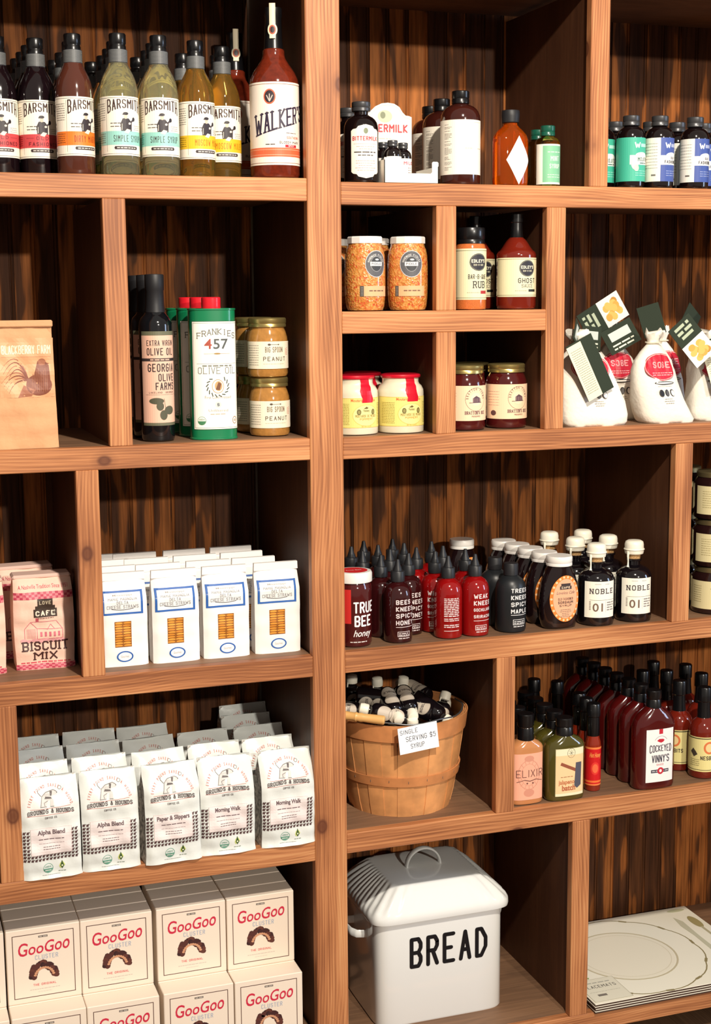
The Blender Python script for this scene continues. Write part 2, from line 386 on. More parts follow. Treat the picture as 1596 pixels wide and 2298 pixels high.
# ------------------------------------------------------------------ shelving
ZL1, ZL2, ZL3, ZL4, ZL5 = 0.4425, 0.0, -0.3897, -0.7352, -1.1215
ZR1, ZS, ZR2, ZR3, ZR4, ZR5 = 0.4376, 0.2176, -0.0018, -0.3888, -0.7298, -1.1725
TOP = 0.79; BOT = -1.27; D = 0.372; W = 0.038; XM0, XM1 = 0.0, 0.0608; XL, XR = -0.97, 1.27
A_, B_, C_, P1, P2, P3, P4, P5, P6 = -0.3478, -0.4066, -0.5568, 0.5361, 0.2372, 0.4525, 0.7316, 0.3596, 0.5235
unit = thing('shelving_unit', 'brown stained pine built-in shelving with beadboard back, holding all the goods', 'shelving')
def shelf(x0, x1, z, strip=True):
    b = box('shelf_board', x0, x1, 0.0195, D, z - 0.026, z, W_TOP, unit, 0)
    if strip:
        s = box('edge_strip', x0, x1, 0.0, 0.0195, z - W, z, W_FX, unit, 0.0012)
        s.parent = b; s.location = s.location - b.location
def divider(x, z0, z1, wd=W):
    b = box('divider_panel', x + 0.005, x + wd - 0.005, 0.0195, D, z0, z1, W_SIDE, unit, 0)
    s = box('edge_strip', x, x + wd, 0.0, 0.0195, z0, z1, W_FZ, unit, 0.0012)
    s.parent = b; s.location = s.location - b.location
box('centre_post', XM0, XM1, -0.0012, 0.0195, BOT, TOP + W, W_FZ, unit, 0.0015)
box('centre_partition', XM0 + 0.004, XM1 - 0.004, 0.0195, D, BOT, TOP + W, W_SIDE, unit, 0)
for z in (ZL1, ZL2, ZL3, ZL4, ZL5): shelf(XL, XM0, z)
for z in (ZR1, ZR2, ZR3, ZR4, ZR5): shelf(XM1, XR, z)
shelf(XM1, P3, ZS)
shelf(XL, XM0, TOP + W); shelf(XM1, XR, TOP + W)
divider(A_, ZL2, ZL1 - W); divider(B_, ZL3, ZL2 - W); divider(C_, ZL4, ZL3 - W)
divider(P1, ZR1, TOP); divider(P3, ZR2, ZR1 - W); divider(P2, ZS, ZR1 - W); divider(P2, ZR2, ZS - W)
divider(P4, ZR3, ZR2 - W); divider(P5, ZR4, ZR3 - W); divider(P6, ZR5, ZR4 - W)
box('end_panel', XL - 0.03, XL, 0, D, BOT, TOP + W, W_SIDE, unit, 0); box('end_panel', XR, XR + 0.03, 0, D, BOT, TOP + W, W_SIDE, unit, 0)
def beadboard(x0, x1):
    prof = []; x = x0; p = 0.0413; g = 0.0022
    k = math.floor(x0 / p)
    while k * p < x1:
        b = k * p
        for dx, dy in ((0, 0), (0.0318, 0), (0.0332, g), (0.0346, g), (0.0355, 0.0004), (0.037, -0.0002), (0.0385, 0.0004), (0.0394, g), (0.0404, g)):
            if x0 <= b + dx <= x1: prof.append((b + dx, D + dy))
        k += 1
    prof = [(x0, D)] + prof + [(x1, D)]; v = []; f = []
    for X, Y in prof: v += [(X, Y, BOT), (X, Y, TOP + W)]
    n = len(prof)
    for i in range(n - 1): f.append((2 * i, 2 * i + 2, 2 * i + 3, 2 * i + 1))
    o = len(v); v += [(x0, D + 0.012, BOT), (x0, D + 0.012, TOP + W), (x1, D + 0.012, BOT), (x1, D + 0.012, TOP + W)]
    f += [(o, o + 1, o + 3, o + 2), (0, 1, o + 1, o), (2 * n - 2, o + 2, o + 3, 2 * n - 1), tuple(range(0, 2 * n, 2)) + (o + 2, o), tuple(range(1, 2 * n, 2)) + (o + 3, o + 1)]
    link('back_panel', v, f, W_BACK, unit, False)
beadboard(XL, XM0); beadboard(XM1, XR)
fl = link('floor', *boxvf(-4, 5, -7.5, 0.6, BOT - 0.05, BOT - 0.001), wood('shop_floor_boards', 'Y', [(0.35, (92, 66, 46)), (0.65, (128, 94, 66))], False), None, False); fl['kind'] = 'structure'
wl = link('wall_back', *boxvf(-4, 5, D + 0.02, D + 0.1, BOT, 1.75), mat('plaster', (196, 184, 166), 0.8), None, False); wl['kind'] = 'structure'

# ------------------------------------------------------------------ bottle kinds
def body_mat(name, rgb, trans=0.0, **k):
    return mat(name, rgb, 0.04 if trans else 0.1, trans=trans, ior=1.36 if trans else 1.5, coat=0.0 if trans else 0.6, **k)
def barsmith(band, bandtext, bm, textcol):
    t = thing('syrup_bottle', '', 'bottle')
    lathe('bottle_body', [(0.024, 0), (0.0292, 0.002), (0.0308, 0.006), (0.0308, 0.128), (0.0303, 0.138), (0.0282, 0.150), (0.0242, 0.161), (0.0195, 0.170), (0.0160, 0.177), (0.0148, 0.183), (0.0140, 0.2)], bm, t)
    lathe('cap', [(0.0128, 0.1995), (0.0136, 0.2), (0.0136, 0.206), (0.0128, 0.2075), (0.0128, 0.209), (0.0138, 0.211), (0.0138, 0.224), (0.0128, 0.226), (0.006, 0.2262)], CAPB, t, 28)
    ns = Art(); ns.rect(-0.0485, 0.1795, 0.0485, 0.2005, (58, 60, 64), 0)
    for i in range(9): ns.rect(-0.0485, 0.1815 + i * 0.0021, 0.0485, 0.1822 + i * 0.0021, (140, 142, 140), 1)
    ns.build('neck_sleeve', cyl(0.0154, 0), t, 0.0025)
    a = Art(); H = 0.0935; a.rect(-0.058, 0, 0.058, H, CREAM, 0)
    a.rect(-0.058, H - 0.0032, 0.058, H - 0.0026, (70, 60, 55)); a.rect(-0.058, 0.0022, 0.058, 0.0028, (70, 60, 55))
    a.stroke('BARSMITH', 0.0, H - 0.0275, 0.0225, 0.062, (62, 42, 40), 0.15, gap=0.22, warp=lambda x, y: (x, 1 - (1 - y) * (0.62 + 1.35 * (x - 0.5) ** 2 * 1.2)))
    a.rect(-0.058, 0.0165, 0.058, 0.0385, band, 1)
    if len(bandtext) == 2:
        a.stroke(bandtext[0], 0.0, 0.0292, 0.0056, 0.02, textcol, 0.13, l=2, gap=0.7); a.stroke(bandtext[1], 0.003, 0.0195, 0.0062, 0.052, textcol, 0.16, l=2, gap=0.45)
        a.rect(-0.028, 0.0318, -0.014, 0.0322, textcol, 2); a.rect(0.014, 0.0318, 0.028, 0.0322, textcol, 2)
    else: a.stroke(bandtext[0], 0.004, 0.0215, 0.0105, 0.05, textcol, 0.12, l=2, gap=0.5)
    a.poly([(-0.019, 0.0095), (0.019, 0.0095), (0.0205, 0.012), (0.019, 0.0145), (-0.019, 0.0145), (-0.0205, 0.012)], (58, 48, 50), 1)
    a.micro(-0.016, 0.0165, 0.0112, 1, 0.002, 0.0016, (210, 204, 196), 2, 4)
    a.micro(-0.026, -0.008, 0.05, 1, 0.003, 0.0014, (90, 82, 78), 1, 3); a.micro(-0.026, -0.008, 0.045, 1, 0.003, 0.0014, (90, 82, 78), 1, 5)
    a.micro(0.014, 0.03, 0.047, 3, 0.003, 0.0008, (150, 142, 136), 1, 6)
    # the barman drawing
    a.poly([(-0.0085, 0.0385), (-0.0095, 0.050), (-0.0055, 0.0585), (0.0045, 0.0585), (0.0100, 0.052), (0.0095, 0.0385)], (52, 46, 52), 2)
    a.poly([(-0.004, 0.0365), (0.003, 0.0345), (0.008, 0.0405), (0.001, 0.042)], (236, 222, 204), 3)
    a.ell(-0.0005, 0.0620, 0.0030, 0.0046, (206, 186, 168), 3, 12); a.ell(-0.0005, 0.0660, 0.0046, 0.0024, (44, 38, 44), 4, 12); a.rect(-0.0058, 0.0640, 0.0012, 0.0652, (44, 38, 44), 4)
    a.line(0.003, 0.048, 0.014, 0.0575, 0.0028, (70, 64, 70), 3); a.ell(0.0135, 0.0575, 0.0026, 0.0034, (44, 40, 46), 4, 10); a.line(-0.007, 0.04, -0.0068, 0.05, 0.0008, (230, 220, 206), 3)
    a.ell(0.006, 0.0505, 0.0022, 0.0018, (236, 222, 204), 4, 10)
    a.micro(-0.056, -0.036, H - 0.012, 8, 0.0036, 0.001, (120, 112, 106), 1, 9); a.rect(-0.0335, 0.006, -0.0331, H - 0.006, (110, 100, 95), 1)
    a.micro(-0.056, -0.036, 0.034, 5, 0.0034, 0.0011, tuple(int(c * 0.6) for c in band), 2, 11)
    lb = a.build('label', cyl(0.0311, 0), t, 0.004); lb.location = (0, 0, 0.031)
    return t
M_DARK = body_mat('dark_syrup', (20, 10, 14)); M_BROWN = body_mat('brown_syrup', (78, 40, 30)); M_CLEAR = body_mat('clear_syrup', (252, 248, 212), 0.94); M_YEL = body_mat('golden_syrup', (242, 196, 98), 0.93)
kinds = {'OF': barsmith((200, 72, 76), ('OLD', 'FASHIONED'), M_DARK, (92, 24, 34)), 'DM': barsmith((238, 124, 44), ('DIRTY MARTINI',), M_BROWN, (150, 52, 18)),
         'SS': barsmith((150, 208, 196), ('SIMPLE SYRUP',), M_CLEAR, (70, 72, 70)), 'MM': barsmith((240, 190, 44), ('MOSCOW MULE',), M_YEL, (190, 120, 20))}
cols = [('OF', 'leftmost red-banded old fashioned syrup bottle', [(-0.494, 0.117), (-0.497, 0.19), (-0.499, 0.262), (-0.5, 0.334)], 3),
        ('OF', 'red-banded old fashioned bottle beside the orange-banded one', [(-0.4309, 0.118), (-0.4322, 0.19), (-0.4335, 0.262), (-0.436, 0.334)], 6),
        ('DM', 'orange-banded dirty martini syrup bottle', [(-0.3779, 0.06), (-0.371, 0.135), (-0.368, 0.25), (-0.3715, 0.334)], 28),
        ('SS', 'clear simple syrup bottle beside the orange-banded one', [(-0.3082, 0.036), (-0.300, 0.112), (-0.295, 0.187), (-0.2935, 0.261), (-0.3036, 0.334)], 9),
        ('SS', 'clear simple syrup bottle beside the yellow-banded ones', [(-0.2414, 0.036), (-0.234, 0.112), (-0.229, 0.187), (-0.2335, 0.261)], -4),
        ('MM', 'larger-looking yellow-banded moscow mule bottle', [(-0.1731, 0.066), (-0.1653, 0.2)], 20),
        ('MM', 'yellow-banded moscow mule bottle beside the tall red mixer', [(-0.1165, 0.110), (-0.1019, 0.2)], 0)]
for kk, d, pts, ph in cols:
    for i, (x, y) in enumerate(pts):
        lab = d + ' on the top shelf' if i == 0 else ORD[i] + ' black-capped bottle back, behind the ' + d
        dup(kinds[kk], (x, y, ZL1), radians(ph), lab, 'cocktail syrup bottles on the top shelf')
def drop(t):
    for c in list(t.children):
        for g in list(c.children): bpy.data.objects.remove(g)
        bpy.data.objects.remove(c)
    bpy.data.objects.remove(t)
for t in kinds.values(): drop(t)

def walker():
    t = thing('mixer_bottle', 'tall red cocktail mixer bottle with white label beside the centre post', 'bottle', (-0.0400, 0.052, ZL1), 0, 'tall red mixer bottles')
    lathe('bottle_body', [(0.034, 0), (0.0402, 0.003), (0.0422, 0.008), (0.0422, 0.158), (0.0408, 0.166), (0.0355, 0.178), (0.027, 0.19), (0.0205, 0.2), (0.0185, 0.207), (0.0185, 0.214), (0.0165, 0.216), (0.014, 0.225)], body_mat('red_mixer', (104, 36, 20), var=0.12, bscale=120), t)
    lathe('cap', [(0.0165, 0.212), (0.0172, 0.213), (0.0165, 0.216), (0.0148, 0.235), (0.0142, 0.268), (0.0152, 0.27), (0.0152, 0.283), (0.013, 0.2845), (0.006, 0.285)], CAPB, t, 28)
    a = Art(); c = (236, 222, 190); a.rect(-0.0052, 0.232, 0.0052, 0.289, c, 0); a.ell(0, 0.246, 0.0085, 0.0105, c, 0); a.ell(0, 0.246, 0.0058, 0.0075, (176, 84, 60), 1); a.ell(0, 0.246, 0.0038, 0.0052, (52, 40, 44), 2)
    a.rect(-0.0042, 0.250, -0.0038, 0.289, (160, 140, 110), 1); a.rect(0.0038, 0.258, 0.0042, 0.289, (160, 140, 110), 1)
    a.build('neck_seal', cyl(0.0178, radians(-20)), t, 0.004, lift=0.0002)
    b = Art(); H = 0.136; U = 0.073; b.rect(-U, 0, U, H, (248, 236, 222), 0)
    for y in (0.003, H - 0.004): b.rect(-U, y, U, y + 0.0009, (150, 100, 80), 1)
    b.rect(-U, 0.0135, U, 0.0285, (224, 104, 66), 1); b.rect(-U, 0.0165, U, 0.0171, (248, 200, 170), 2); b.rect(-U, 0.0250, U, 0.0256, (248, 200, 170), 2)
    b.ell(-0.020, 0.112, 0.0105, 0.0125, (214, 100, 70), 1); b.ell(-0.020, 0.112, 0.0085, 0.0102, (54, 42, 48), 2)
    for an in (-35, 0, 35): b.line(-0.020, 0.104, -0.020 + 0.009 * sin(radians(an)), 0.104 + 0.0125 * cos(radians(an)), 0.0016, (200, 190, 180), 3)
    b.stroke("WALKER'S", 0.001, 0.046, 0.031, 0.100, (50, 40, 62), 0.13, slab=True, gap=0.2, warp=lambda x, y: (x, y * (1.18 - 0.35 * x) + 0.95 * x + 0.0))
    b.micro(0.008, 0.03, 0.052, 1, 0.004, 0.0012, (120, 100, 100), 1, 2); b.stroke('SOUTHERN', 0.022, 0.043, 0.0042, 0.026, (210, 90, 70), 0.16)
    b.stroke('BLOODY MARY', 0.016, 0.035, 0.0042, 0.040, (60, 50, 60), 0.16); b.rect(0.006, 0.0285 + 0.0005, 0.030, 0.0335, (190, 40, 50), 1); b.stroke('SPICY', 0.018, 0.0302, 0.0026, 0.012, WHITE, 0.18)
    b.micro(-0.028, -0.010, 0.033, 1, 0.003, 0.0016, (80, 70, 70), 1, 5)
    lb = b.build('label', cyl(0.0425, radians(0)), t, 0.004); lb.location = (0, 0, 0.022)
    dup(t, (-0.045, 0.297, ZL1), radians(14), 'shaded tall red mixer bottle at the back behind the yellow-banded bottles')
walker()

def plain_bottle(name, lab, cat, r, h, sh, nk, rn, capr, caph, bm, cm, loc, seg=36, group=None, grooved=True):
    t = thing(name, lab, cat, loc, 0, group)
    lathe('bottle_body', [(r * 0.8, 0), (r * 0.96, 0.002), (r, 0.006), (r, sh)] + [(rn + (r - rn) * cos(k * pi / 12), sh + (nk - sh) * sin(k * pi / 12)) for k in range(1, 6)] + [(rn, nk + 0.002), (rn, h - caph * 0.5)], bm, t, seg)
    z0 = h - caph; p = [(capr * 0.92, z0), (capr, z0 + 0.001), (capr, z0 + caph * 0.35), (capr * 0.95, z0 + caph * 0.42), (capr, z0 + caph * 0.5), (capr, h - 0.0012), (capr * 0.93, h), (capr * 0.5, h + 0.0001)]
    lathe('cap', p, cm, t, 28)
    return t
# ---- right top shelf: black bittermilk bottles, display tray, brown bottles
M_COLA = body_mat('cola_glass', (18, 9, 10)); M_AMB = body_mat('brown_glass', (58, 22, 16)); CAPZ = mat('dull_zinc_cap', (84, 84, 86), 0.35, metal=0.6)
t = plain_bottle('mixer_bottle', 'black bottle with scalloped cream label beside the centre post', 'bottle', 0.0304, 0.1398, 0.093, 0.116, 0.0122, 0.0165, 0.0165, M_COLA, CAPZ, (0.116, 0.05, ZR1), group='black bottles beside the post')
def scallop(art, x, y0, y1, hw, c, l):
    pts = [(-hw, 0.010), (-hw * 0.86, 0.007), (-hw * 0.62, 0.006), (-hw * 0.5, 0.002), (0, -0.001), (hw * 0.5, 0.002), (hw * 0.62, 0.006), (hw * 0.86, 0.007), (hw, 0.010)]
    H = y1 - y0; P = [(x + a, y0 + b) for a, b in pts] + [(x + a, y1 - b) for a, b in pts[::-1]]
    art.poly(P, c, l)
a = Art(); scallop(a, 0, 0, 0.089, 0.027, (250, 242, 226), 0); a.ell(0, 0.079, 0.004, 0.005, (120, 130, 100), 1)
a.stroke('BITTERMILK', 0, 0.0625, 0.0075, 0.048, (196, 56, 66), 0.2, gap=0.2); a.micro(-0.018, 0.018, 0.052, 2, 0.004, 0.0012, (180, 170, 160), 1, 1, True)
a.micro(-0.021, 0.021, 0.042, 1, 0.004, 0.0022, (90, 84, 84), 1, 2); a.micro(-0.014, 0.014, 0.037, 1, 0.004, 0.0018, (90, 84, 84), 1, 3)
a.micro(-0.02, 0.02, 0.028, 5, 0.004, 0.001, (196, 160, 150), 1, 4, True); a.line(-0.022, 0.057, 0.022, 0.057, 0.0006, (160, 150, 140), 1)
o = a.build('label', cyl(0.0306, radians(-4)), t, 0.004); o.location = (0, 0, 0.0095)
dup(t, (0.121, 0.135, ZR1), 0, 'black bottle mostly hidden behind the scalloped-label bottle')
# display tray
t = thing('display_tray', 'white card display tray with arched header behind small bottles', 'display tray', (0.1945, 0.01, ZR1))
MW = mat('white_card', (244, 240, 230), 0.6)
v, f = boxvf(-0.0505, 0.0505, 0.0, 0.105, 0.0, 0.0015)
parts = [(v, f)]
out = [(-0.0505, 0), (0.0505, 0), (0.0505, 0.036), (0.0485, 0.038), (0.0405, 0.038), (0.0385, 0.036), (0.0385, 0.020), (0.036, 0.0175), (-0.0165, 0.0175), (-0.0185, 0.020), (-0.0185, 0.042), (-0.0505, 0.044)]
def prism(pts, y0, y1):
    n = len(pts); v = [(x, y0, z) for x, z in pts] + [(x, y1, z) for x, z in pts]
    return v, [tuple(range(n)), tuple(range(2 * n - 1, n - 1, -1))] + [(i, i + n, (i + 1) % n + n, (i + 1) % n) for i in range(n)]
parts.append(prism(out, 0, 0.0012)); parts.append(boxvf(-0.0505, -0.0493, 0, 0.105, 0, 0.04)); parts.append(boxvf(0.0493, 0.0505, 0, 0.105, 0, 0.03))
v, f = join(parts); link('tray', v, f, MW, t, False)
hd = [(-0.062, 0.0), (0.0415, 0.0), (0.0415, 0.126), (0.036, 0.128), (0.030, 0.1285), (0.024, 0.134), (0.018, 0.143), (0.008, 0.1485), (-0.004, 0.150), (-0.016, 0.1485), (-0.028, 0.143), (-0.038, 0.134), (-0.046, 0.1285), (-0.056, 0.126), (-0.062, 0.126)]
v, f = prism(hd, 0.106, 0.1075); h_ = link('header_card', v, f, MW, t, False)
a = Art(); a.stroke('BITTERMILK', -0.0125, 0.098, 0.0145, 0.092, (206, 62, 70), 0.2, gap=0.18); a.ell(-0.01, 0.126, 0.014, 0.011, (196, 198, 170), 1); a.ell(-0.014, 0.128, 0.005, 0.006, (130, 136, 110), 2); a.micro(-0.03, 0.01, 0.086, 1, 0.004, 0.002, (220, 190, 180), 1, 2, True)
for i in range(len(hd) - 1):
    if i: a.line(hd[i][0] * 0.95, hd[i][1] - 0.004, hd[i + 1][0] * 0.95, hd[i + 1][1] - 0.004, 0.0006, (190, 180, 160), 1)
a.build('printing', flat(0.106), t).parent = h_
a = Art(); a.line(-0.04, 0.0, -0.04, 0.0, 0.0001, WHITE)
for i, (x, y) in enumerate([(0.1675, 0.032), (0.1625, 0.067), (0.200, 0.067)]):
    if i == 0:
        mb = plain_bottle('sample_bottle', 'small white-labelled sample bottle at the front of the card tray', 'bottle', 0.0155, 0.073, 0.048, 0.06, 0.0075, 0.009, 0.0105, M_COLA, CAPZ, (x, y, ZR1 + 0.0017), 24, 'sample bottles in the card tray')
        a = Art(); a.rect(-0.017, 0.004, 0.017, 0.045, (246, 242, 234), 0); a.stroke('MILK', 0.006, 0.034, 0.006, 0.02, (190, 60, 80), 0.18); a.micro(0.004, 0.012, 0.028, 5, 0.004, 0.0012, (150, 130, 130), 1, 3); a.build('label', cyl(0.0157, 0), mb, 0.003)
    else: dup(mb, (x, y, ZR1 + 0.0017), 0, ['', 'small sample bottle at the back of the tray, nearer the black bottle', 'small sample bottle at the back of the tray, nearer the brown bottles'][i])
def brown():
    t = plain_bottle('syrup_bottle', 'large brown bottle with blank-looking cream wrap label, frontmost of three', 'bottle', 0.0356, 0.1654, 0.116, 0.141, 0.0135, 0.0158, 0.0225, M_AMB, CAPB, (0.3045, 0.052, ZR1), group='large brown bottles')
    a = Art(); a.rect(-0.078, 0, 0.078, 0.0945, (248, 240, 224), 0)
    R = random.Random(3); y = 0.086
    while y > 0.006:
        a.micro(-0.046, -0.046 + R.choice([0.009, 0.013, 0.016]), y, 1, 0.003, 0.0008, (120, 112, 104), 1, int(y * 9999)); y -= R.choice([0.0022, 0.0022, 0.0045])
    a.micro(-0.006, 0.008, 0.0445, 1, 0.002, 0.0012, (206, 190, 160), 1, 7); a.micro(0.022, 0.034, 0.0445, 1, 0.002, 0.0012, (200, 184, 150), 1, 8)
    a.micro(0.012, 0.03, 0.09, 1, 0.002, 0.0007, (190, 180, 160), 1, 9)
    o = a.build('label', cyl(0.0358, 0), t, 0.004); o.location = (0, 0, 0.0185)
    dup(t, (0.312, 0.158, ZR1), 0, 'large brown bottle in the middle of the row of three'); dup(t, (0.331, 0.262, ZR1), 0, 'large brown bottle at the back of the row of three')
brown()
t = thing('syrup_flask', 'orange amber flask with white diamond label and black cap', 'bottle', (0.3995, 0.045, ZR1), radians(8))
loft('bottle_body', [(0.026, 0.018, 0, 3), (0.031, 0.0215, 0.003, 3), (0.032, 0.0225, 0.01, 3), (0.032, 0.0225, 0.083, 3), (0.030, 0.0215, 0.091, 2.6), (0.024, 0.018, 0.099, 2.2), (0.0165, 0.0145, 0.105, 2), (0.0125, 0.0125, 0.109, 2), (0.0125, 0.0125, 0.118, 2)], mat('amber_syrup', (250, 116, 20), 0.03, trans=0.85, ior=1.36), t, 40)
lathe('cap', [(0.0145, 0.1125), (0.0155, 0.1135), (0.0165, 0.124), (0.0165, 0.132), (0.0155, 0.1345), (0.008, 0.135)], CAPM, t, 28)
a = Art(); a.poly([(0, 0.003), (0.0255, 0.046), (0, 0.089), (-0.0255, 0.046)], (250, 248, 244), 0)
a.build('label', lambda u, v_, h: (u + 0.004, -0.0226 * (1 - abs((u + 0.004) / 0.0322) ** 3) ** (1 / 3) - h - 0.0003, v_), t, 0.004)
CAPG = mat('green_cap', (16, 84, 66), 0.3, coat=0.3)
t = plain_bottle('syrup_bottle', 'small bottle with mint green label and dark green cap, in front', 'bottle', 0.0226, 0.1086, 0.078, 0.088, 0.0105, 0.0134, 0.0185, body_mat('pale_olive_syrup', (206, 190, 96), 1.0), CAPG, (0.4695, 0.036, ZR1), group='small green-capped bottles')
a = Art(); a.rect(-0.034, 0, 0.034, 0.071, (240, 240, 224), 0); a.rect(-0.019, 0.0035, 0.034, 0.068, (126, 190, 150), 1); a.stroke('MINT', 0.0045, 0.041, 0.009, 0.018, (226, 240, 226), 0.22); a.stroke('SYRUP', 0.0045, 0.028, 0.008, 0.022, (226, 240, 226), 0.22)
a.micro(-0.010, 0.018, 0.056, 1, 0.003, 0.0016, (200, 226, 206), 2, 3); a.micro(-0.010, 0.018, 0.016, 2, 0.004, 0.0012, (200, 226, 206), 2, 4)
o = a.build('label', cyl(0.0228, 0), t, 0.003); o.location = (0, 0, 0.004)
dup(t, (0.4811, 0.1, ZR1), radians(70), 'small green-capped bottle behind the orange flask')
# ---- W bottles
def wbottle(c, nm, lab, loc, ph):
    t = plain_bottle('mixer_bottle', lab, 'bottle', 0.0268, 0.1326, 0.092, 0.112, 0.0118, 0.0157, 0.0185, M_COLA, CAPZ, loc, 30, 'black bottles with coloured labels')
    a = Art(); a.rect(-0.058, 0, 0.058, 0.079, (236, 234, 222) if nm != 'MOJITO' else c, 0); a.rect(-0.0165, 0, 0.058, 0.079, c, 1); a.rect(-0.0165, 0.030, 0.058, 0.047, (240, 240, 234), 2)
    a.ell(0.008, 0.047, 0.014, 0.0055, (240, 240, 234), 2); a.stroke('W', -0.002, 0.060, 0.0105, 0.012, (240, 244, 240), 0.24, l=3); a.rect(0.005, 0.062, 0.022, 0.068, tuple(int(x + (255 - x) * 0.55) for x in c), 3)
    if nm == 'MOJITO':
        a.stroke('MOJITO', 0.011, 0.036, 0.0075, 0.025, (70, 110, 96), 0.16, l=4); a.ell(-0.007, 0.034, 0.0075, 0.013, (206, 214, 208), 3); a.ell(-0.004, 0.024, 0.005, 0.006, (190, 200, 194), 4); a.micro(0.003, 0.02, 0.032, 1, 0.002, 0.0018, (70, 110, 96), 4, 2)
    else:
        a.stroke('OLD', 0.009, 0.0405, 0.0045, 0.009, (80, 70, 90), 0.2, l=4); a.stroke('FASHIONED', 0.008, 0.0325, 0.0058, 0.034, (40, 36, 50), 0.22, l=4)
    a.micro(-0.006, 0.026, 0.018, 3, 0.004, 0.0014, tuple(int(x + (255 - x) * 0.4) for x in c), 3, 5)
    if nm != 'MOJITO': a.micro(-0.05, -0.022, 0.068, 9, 0.0055, 0.0008, (130, 128, 120), 1, 6); a.micro(-0.034, -0.022, 0.01, 1, 0.004, 0.003, (110, 106, 100), 1, 8)
    o = a.build('label', cyl(0.027, radians(ph)), t, 0.004); o.location = (0, 0, 0.0125)
    return t
MINT = (64, 178, 150); BLUE = (66, 88, 160)
wb = wbottle(MINT, 'MOJITO', 'black bottle with mint label, fully in view near the upright', (0.6445, 0.042, ZR1), 2)
dup(wb, (0.6035, 0.083, ZR1), radians(-6), 'black bottle with mint label, half hidden behind the upright')
wc = wbottle(BLUE, 'OF', 'black bottle with blue label beside the mint-labelled one', (0.6990, 0.032, ZR1), 10)
dup(wc, (0.7745, 0.032, ZR1), radians(-6), 'black bottle with blue label at the right edge of the photo')
for (x, y, l, s) in [(0.663, 0.135, 'black-capped bottle peeking behind the half hidden mint-labelled bottle', wb), (0.7305, 0.118, 'black-capped bottle between the mint-labelled and blue-labelled bottles', wb), (0.785, 0.112, 'black-capped bottle between the two blue-labelled bottles', wc), (0.8455, 0.1143, 'black-capped bottle behind the rightmost blue-labelled bottle', wc)]:
    dup(s, (x, y, ZR1), radians(5), l)

# ------------------------------------------------------------------ paper bags and sacks
def fold_bag(parent, name, hw, h, yf, yb, m, wob=0.0006, seed=1, nx=14, nz=26, hwf=None, gus=0.0, side_m=None):
    """closed paper bag: yf(z), yb(z) front and back depth, hwf(z) half width; returns front(u, v, h) mapping"""
    R = random.Random(seed); ph = [R.uniform(0, 6.28) for _ in range(8)]
    hwf = hwf or (lambda z: hw)
    def wr(u, z):
        return wob * (sin(u * 70 + ph[0] + z * 40) + sin(z * 95 + ph[1] - u * 55) + 0.7 * sin(u * 190 + z * 120 + ph[2]) + 0.8 * sin(z * 210 + ph[3]))
    def rnd(u, z):
        k = min(1, abs(u) / hwf(z)); return (k ** 8) * min(0.006, 0.45 * (yb(z) - yf(z)))
    def fr(u, z, o=0.0): return yf(z) + wr(u, z) + rnd(u, z) - o
    v = []; f = []; idx = []
    for j in range(nz + 1):
        z = h * j / nz; H = hwf(z)
        for i in range(nx + 1):
            u = -H + 2 * H * i / nx; v.append((u, fr(u, z), z))
    o = len(v)
    for j in range(nz + 1):
        z = h * j / nz; H = hwf(z)
        for i in range(nx + 1):
            u = H - 2 * H * i / nx; v.append((u, yb(z) - wr(u, z + 3) - rnd(u, z), z))
    n = nx + 1
    for j in range(nz):
        for i in range(nx):
            f.append((j * n + i, j * n + i + 1, (j + 1) * n + i + 1, (j + 1) * n + i)); f.append((o + j * n + i, o + j * n + i + 1, o + (j + 1) * n + i + 1, o + (j + 1) * n + i)); idx += [0, 0]
    c = len(v)
    for s, (ia, ib) in ((-1, (0, nx)), (1, (nx, 0))):   # gusset centre lines
        base = len(v)
        for j in range(nz + 1):
            z = h * j / nz; p = v[j * n + ia]; q = v[o + j * n + ib]
            v.append(((p[0] + q[0]) / 2 - s * gus * min(1, z / (h * 0.4)), (p[1] + q[1]) / 2, z))
        for j in range(nz):
            a, b = j * n + ia, (j + 1) * n + ia; a2, b2 = o + j * n + ib, o + (j + 1) * n + ib; g, g2 = base + j, base + j + 1
            f += [(a, b, g2, g), (g, g2, b2, a2)] if s < 0 else [(a, g, g2, b), (g, a2, b2, g2)]; idx += [1 if side_m else 0] * 2
    f.append(tuple(range(0, n))[::-1] + tuple()); f.append(tuple(nz * n + i for i in range(n)) + tuple(o + nz * n + i for i in range(n))); idx += [0, 0]
    f.append(tuple(o + i for i in range(n)) + tuple(range(0, n))); idx.append(0)
    f.pop(-3); idx.pop()
    link(name, v, f, [m, side_m] if side_m else m, parent, True, idx, 40)
    return lambda u, z, l: (u, fr(u, z, l + 0.0004), z)

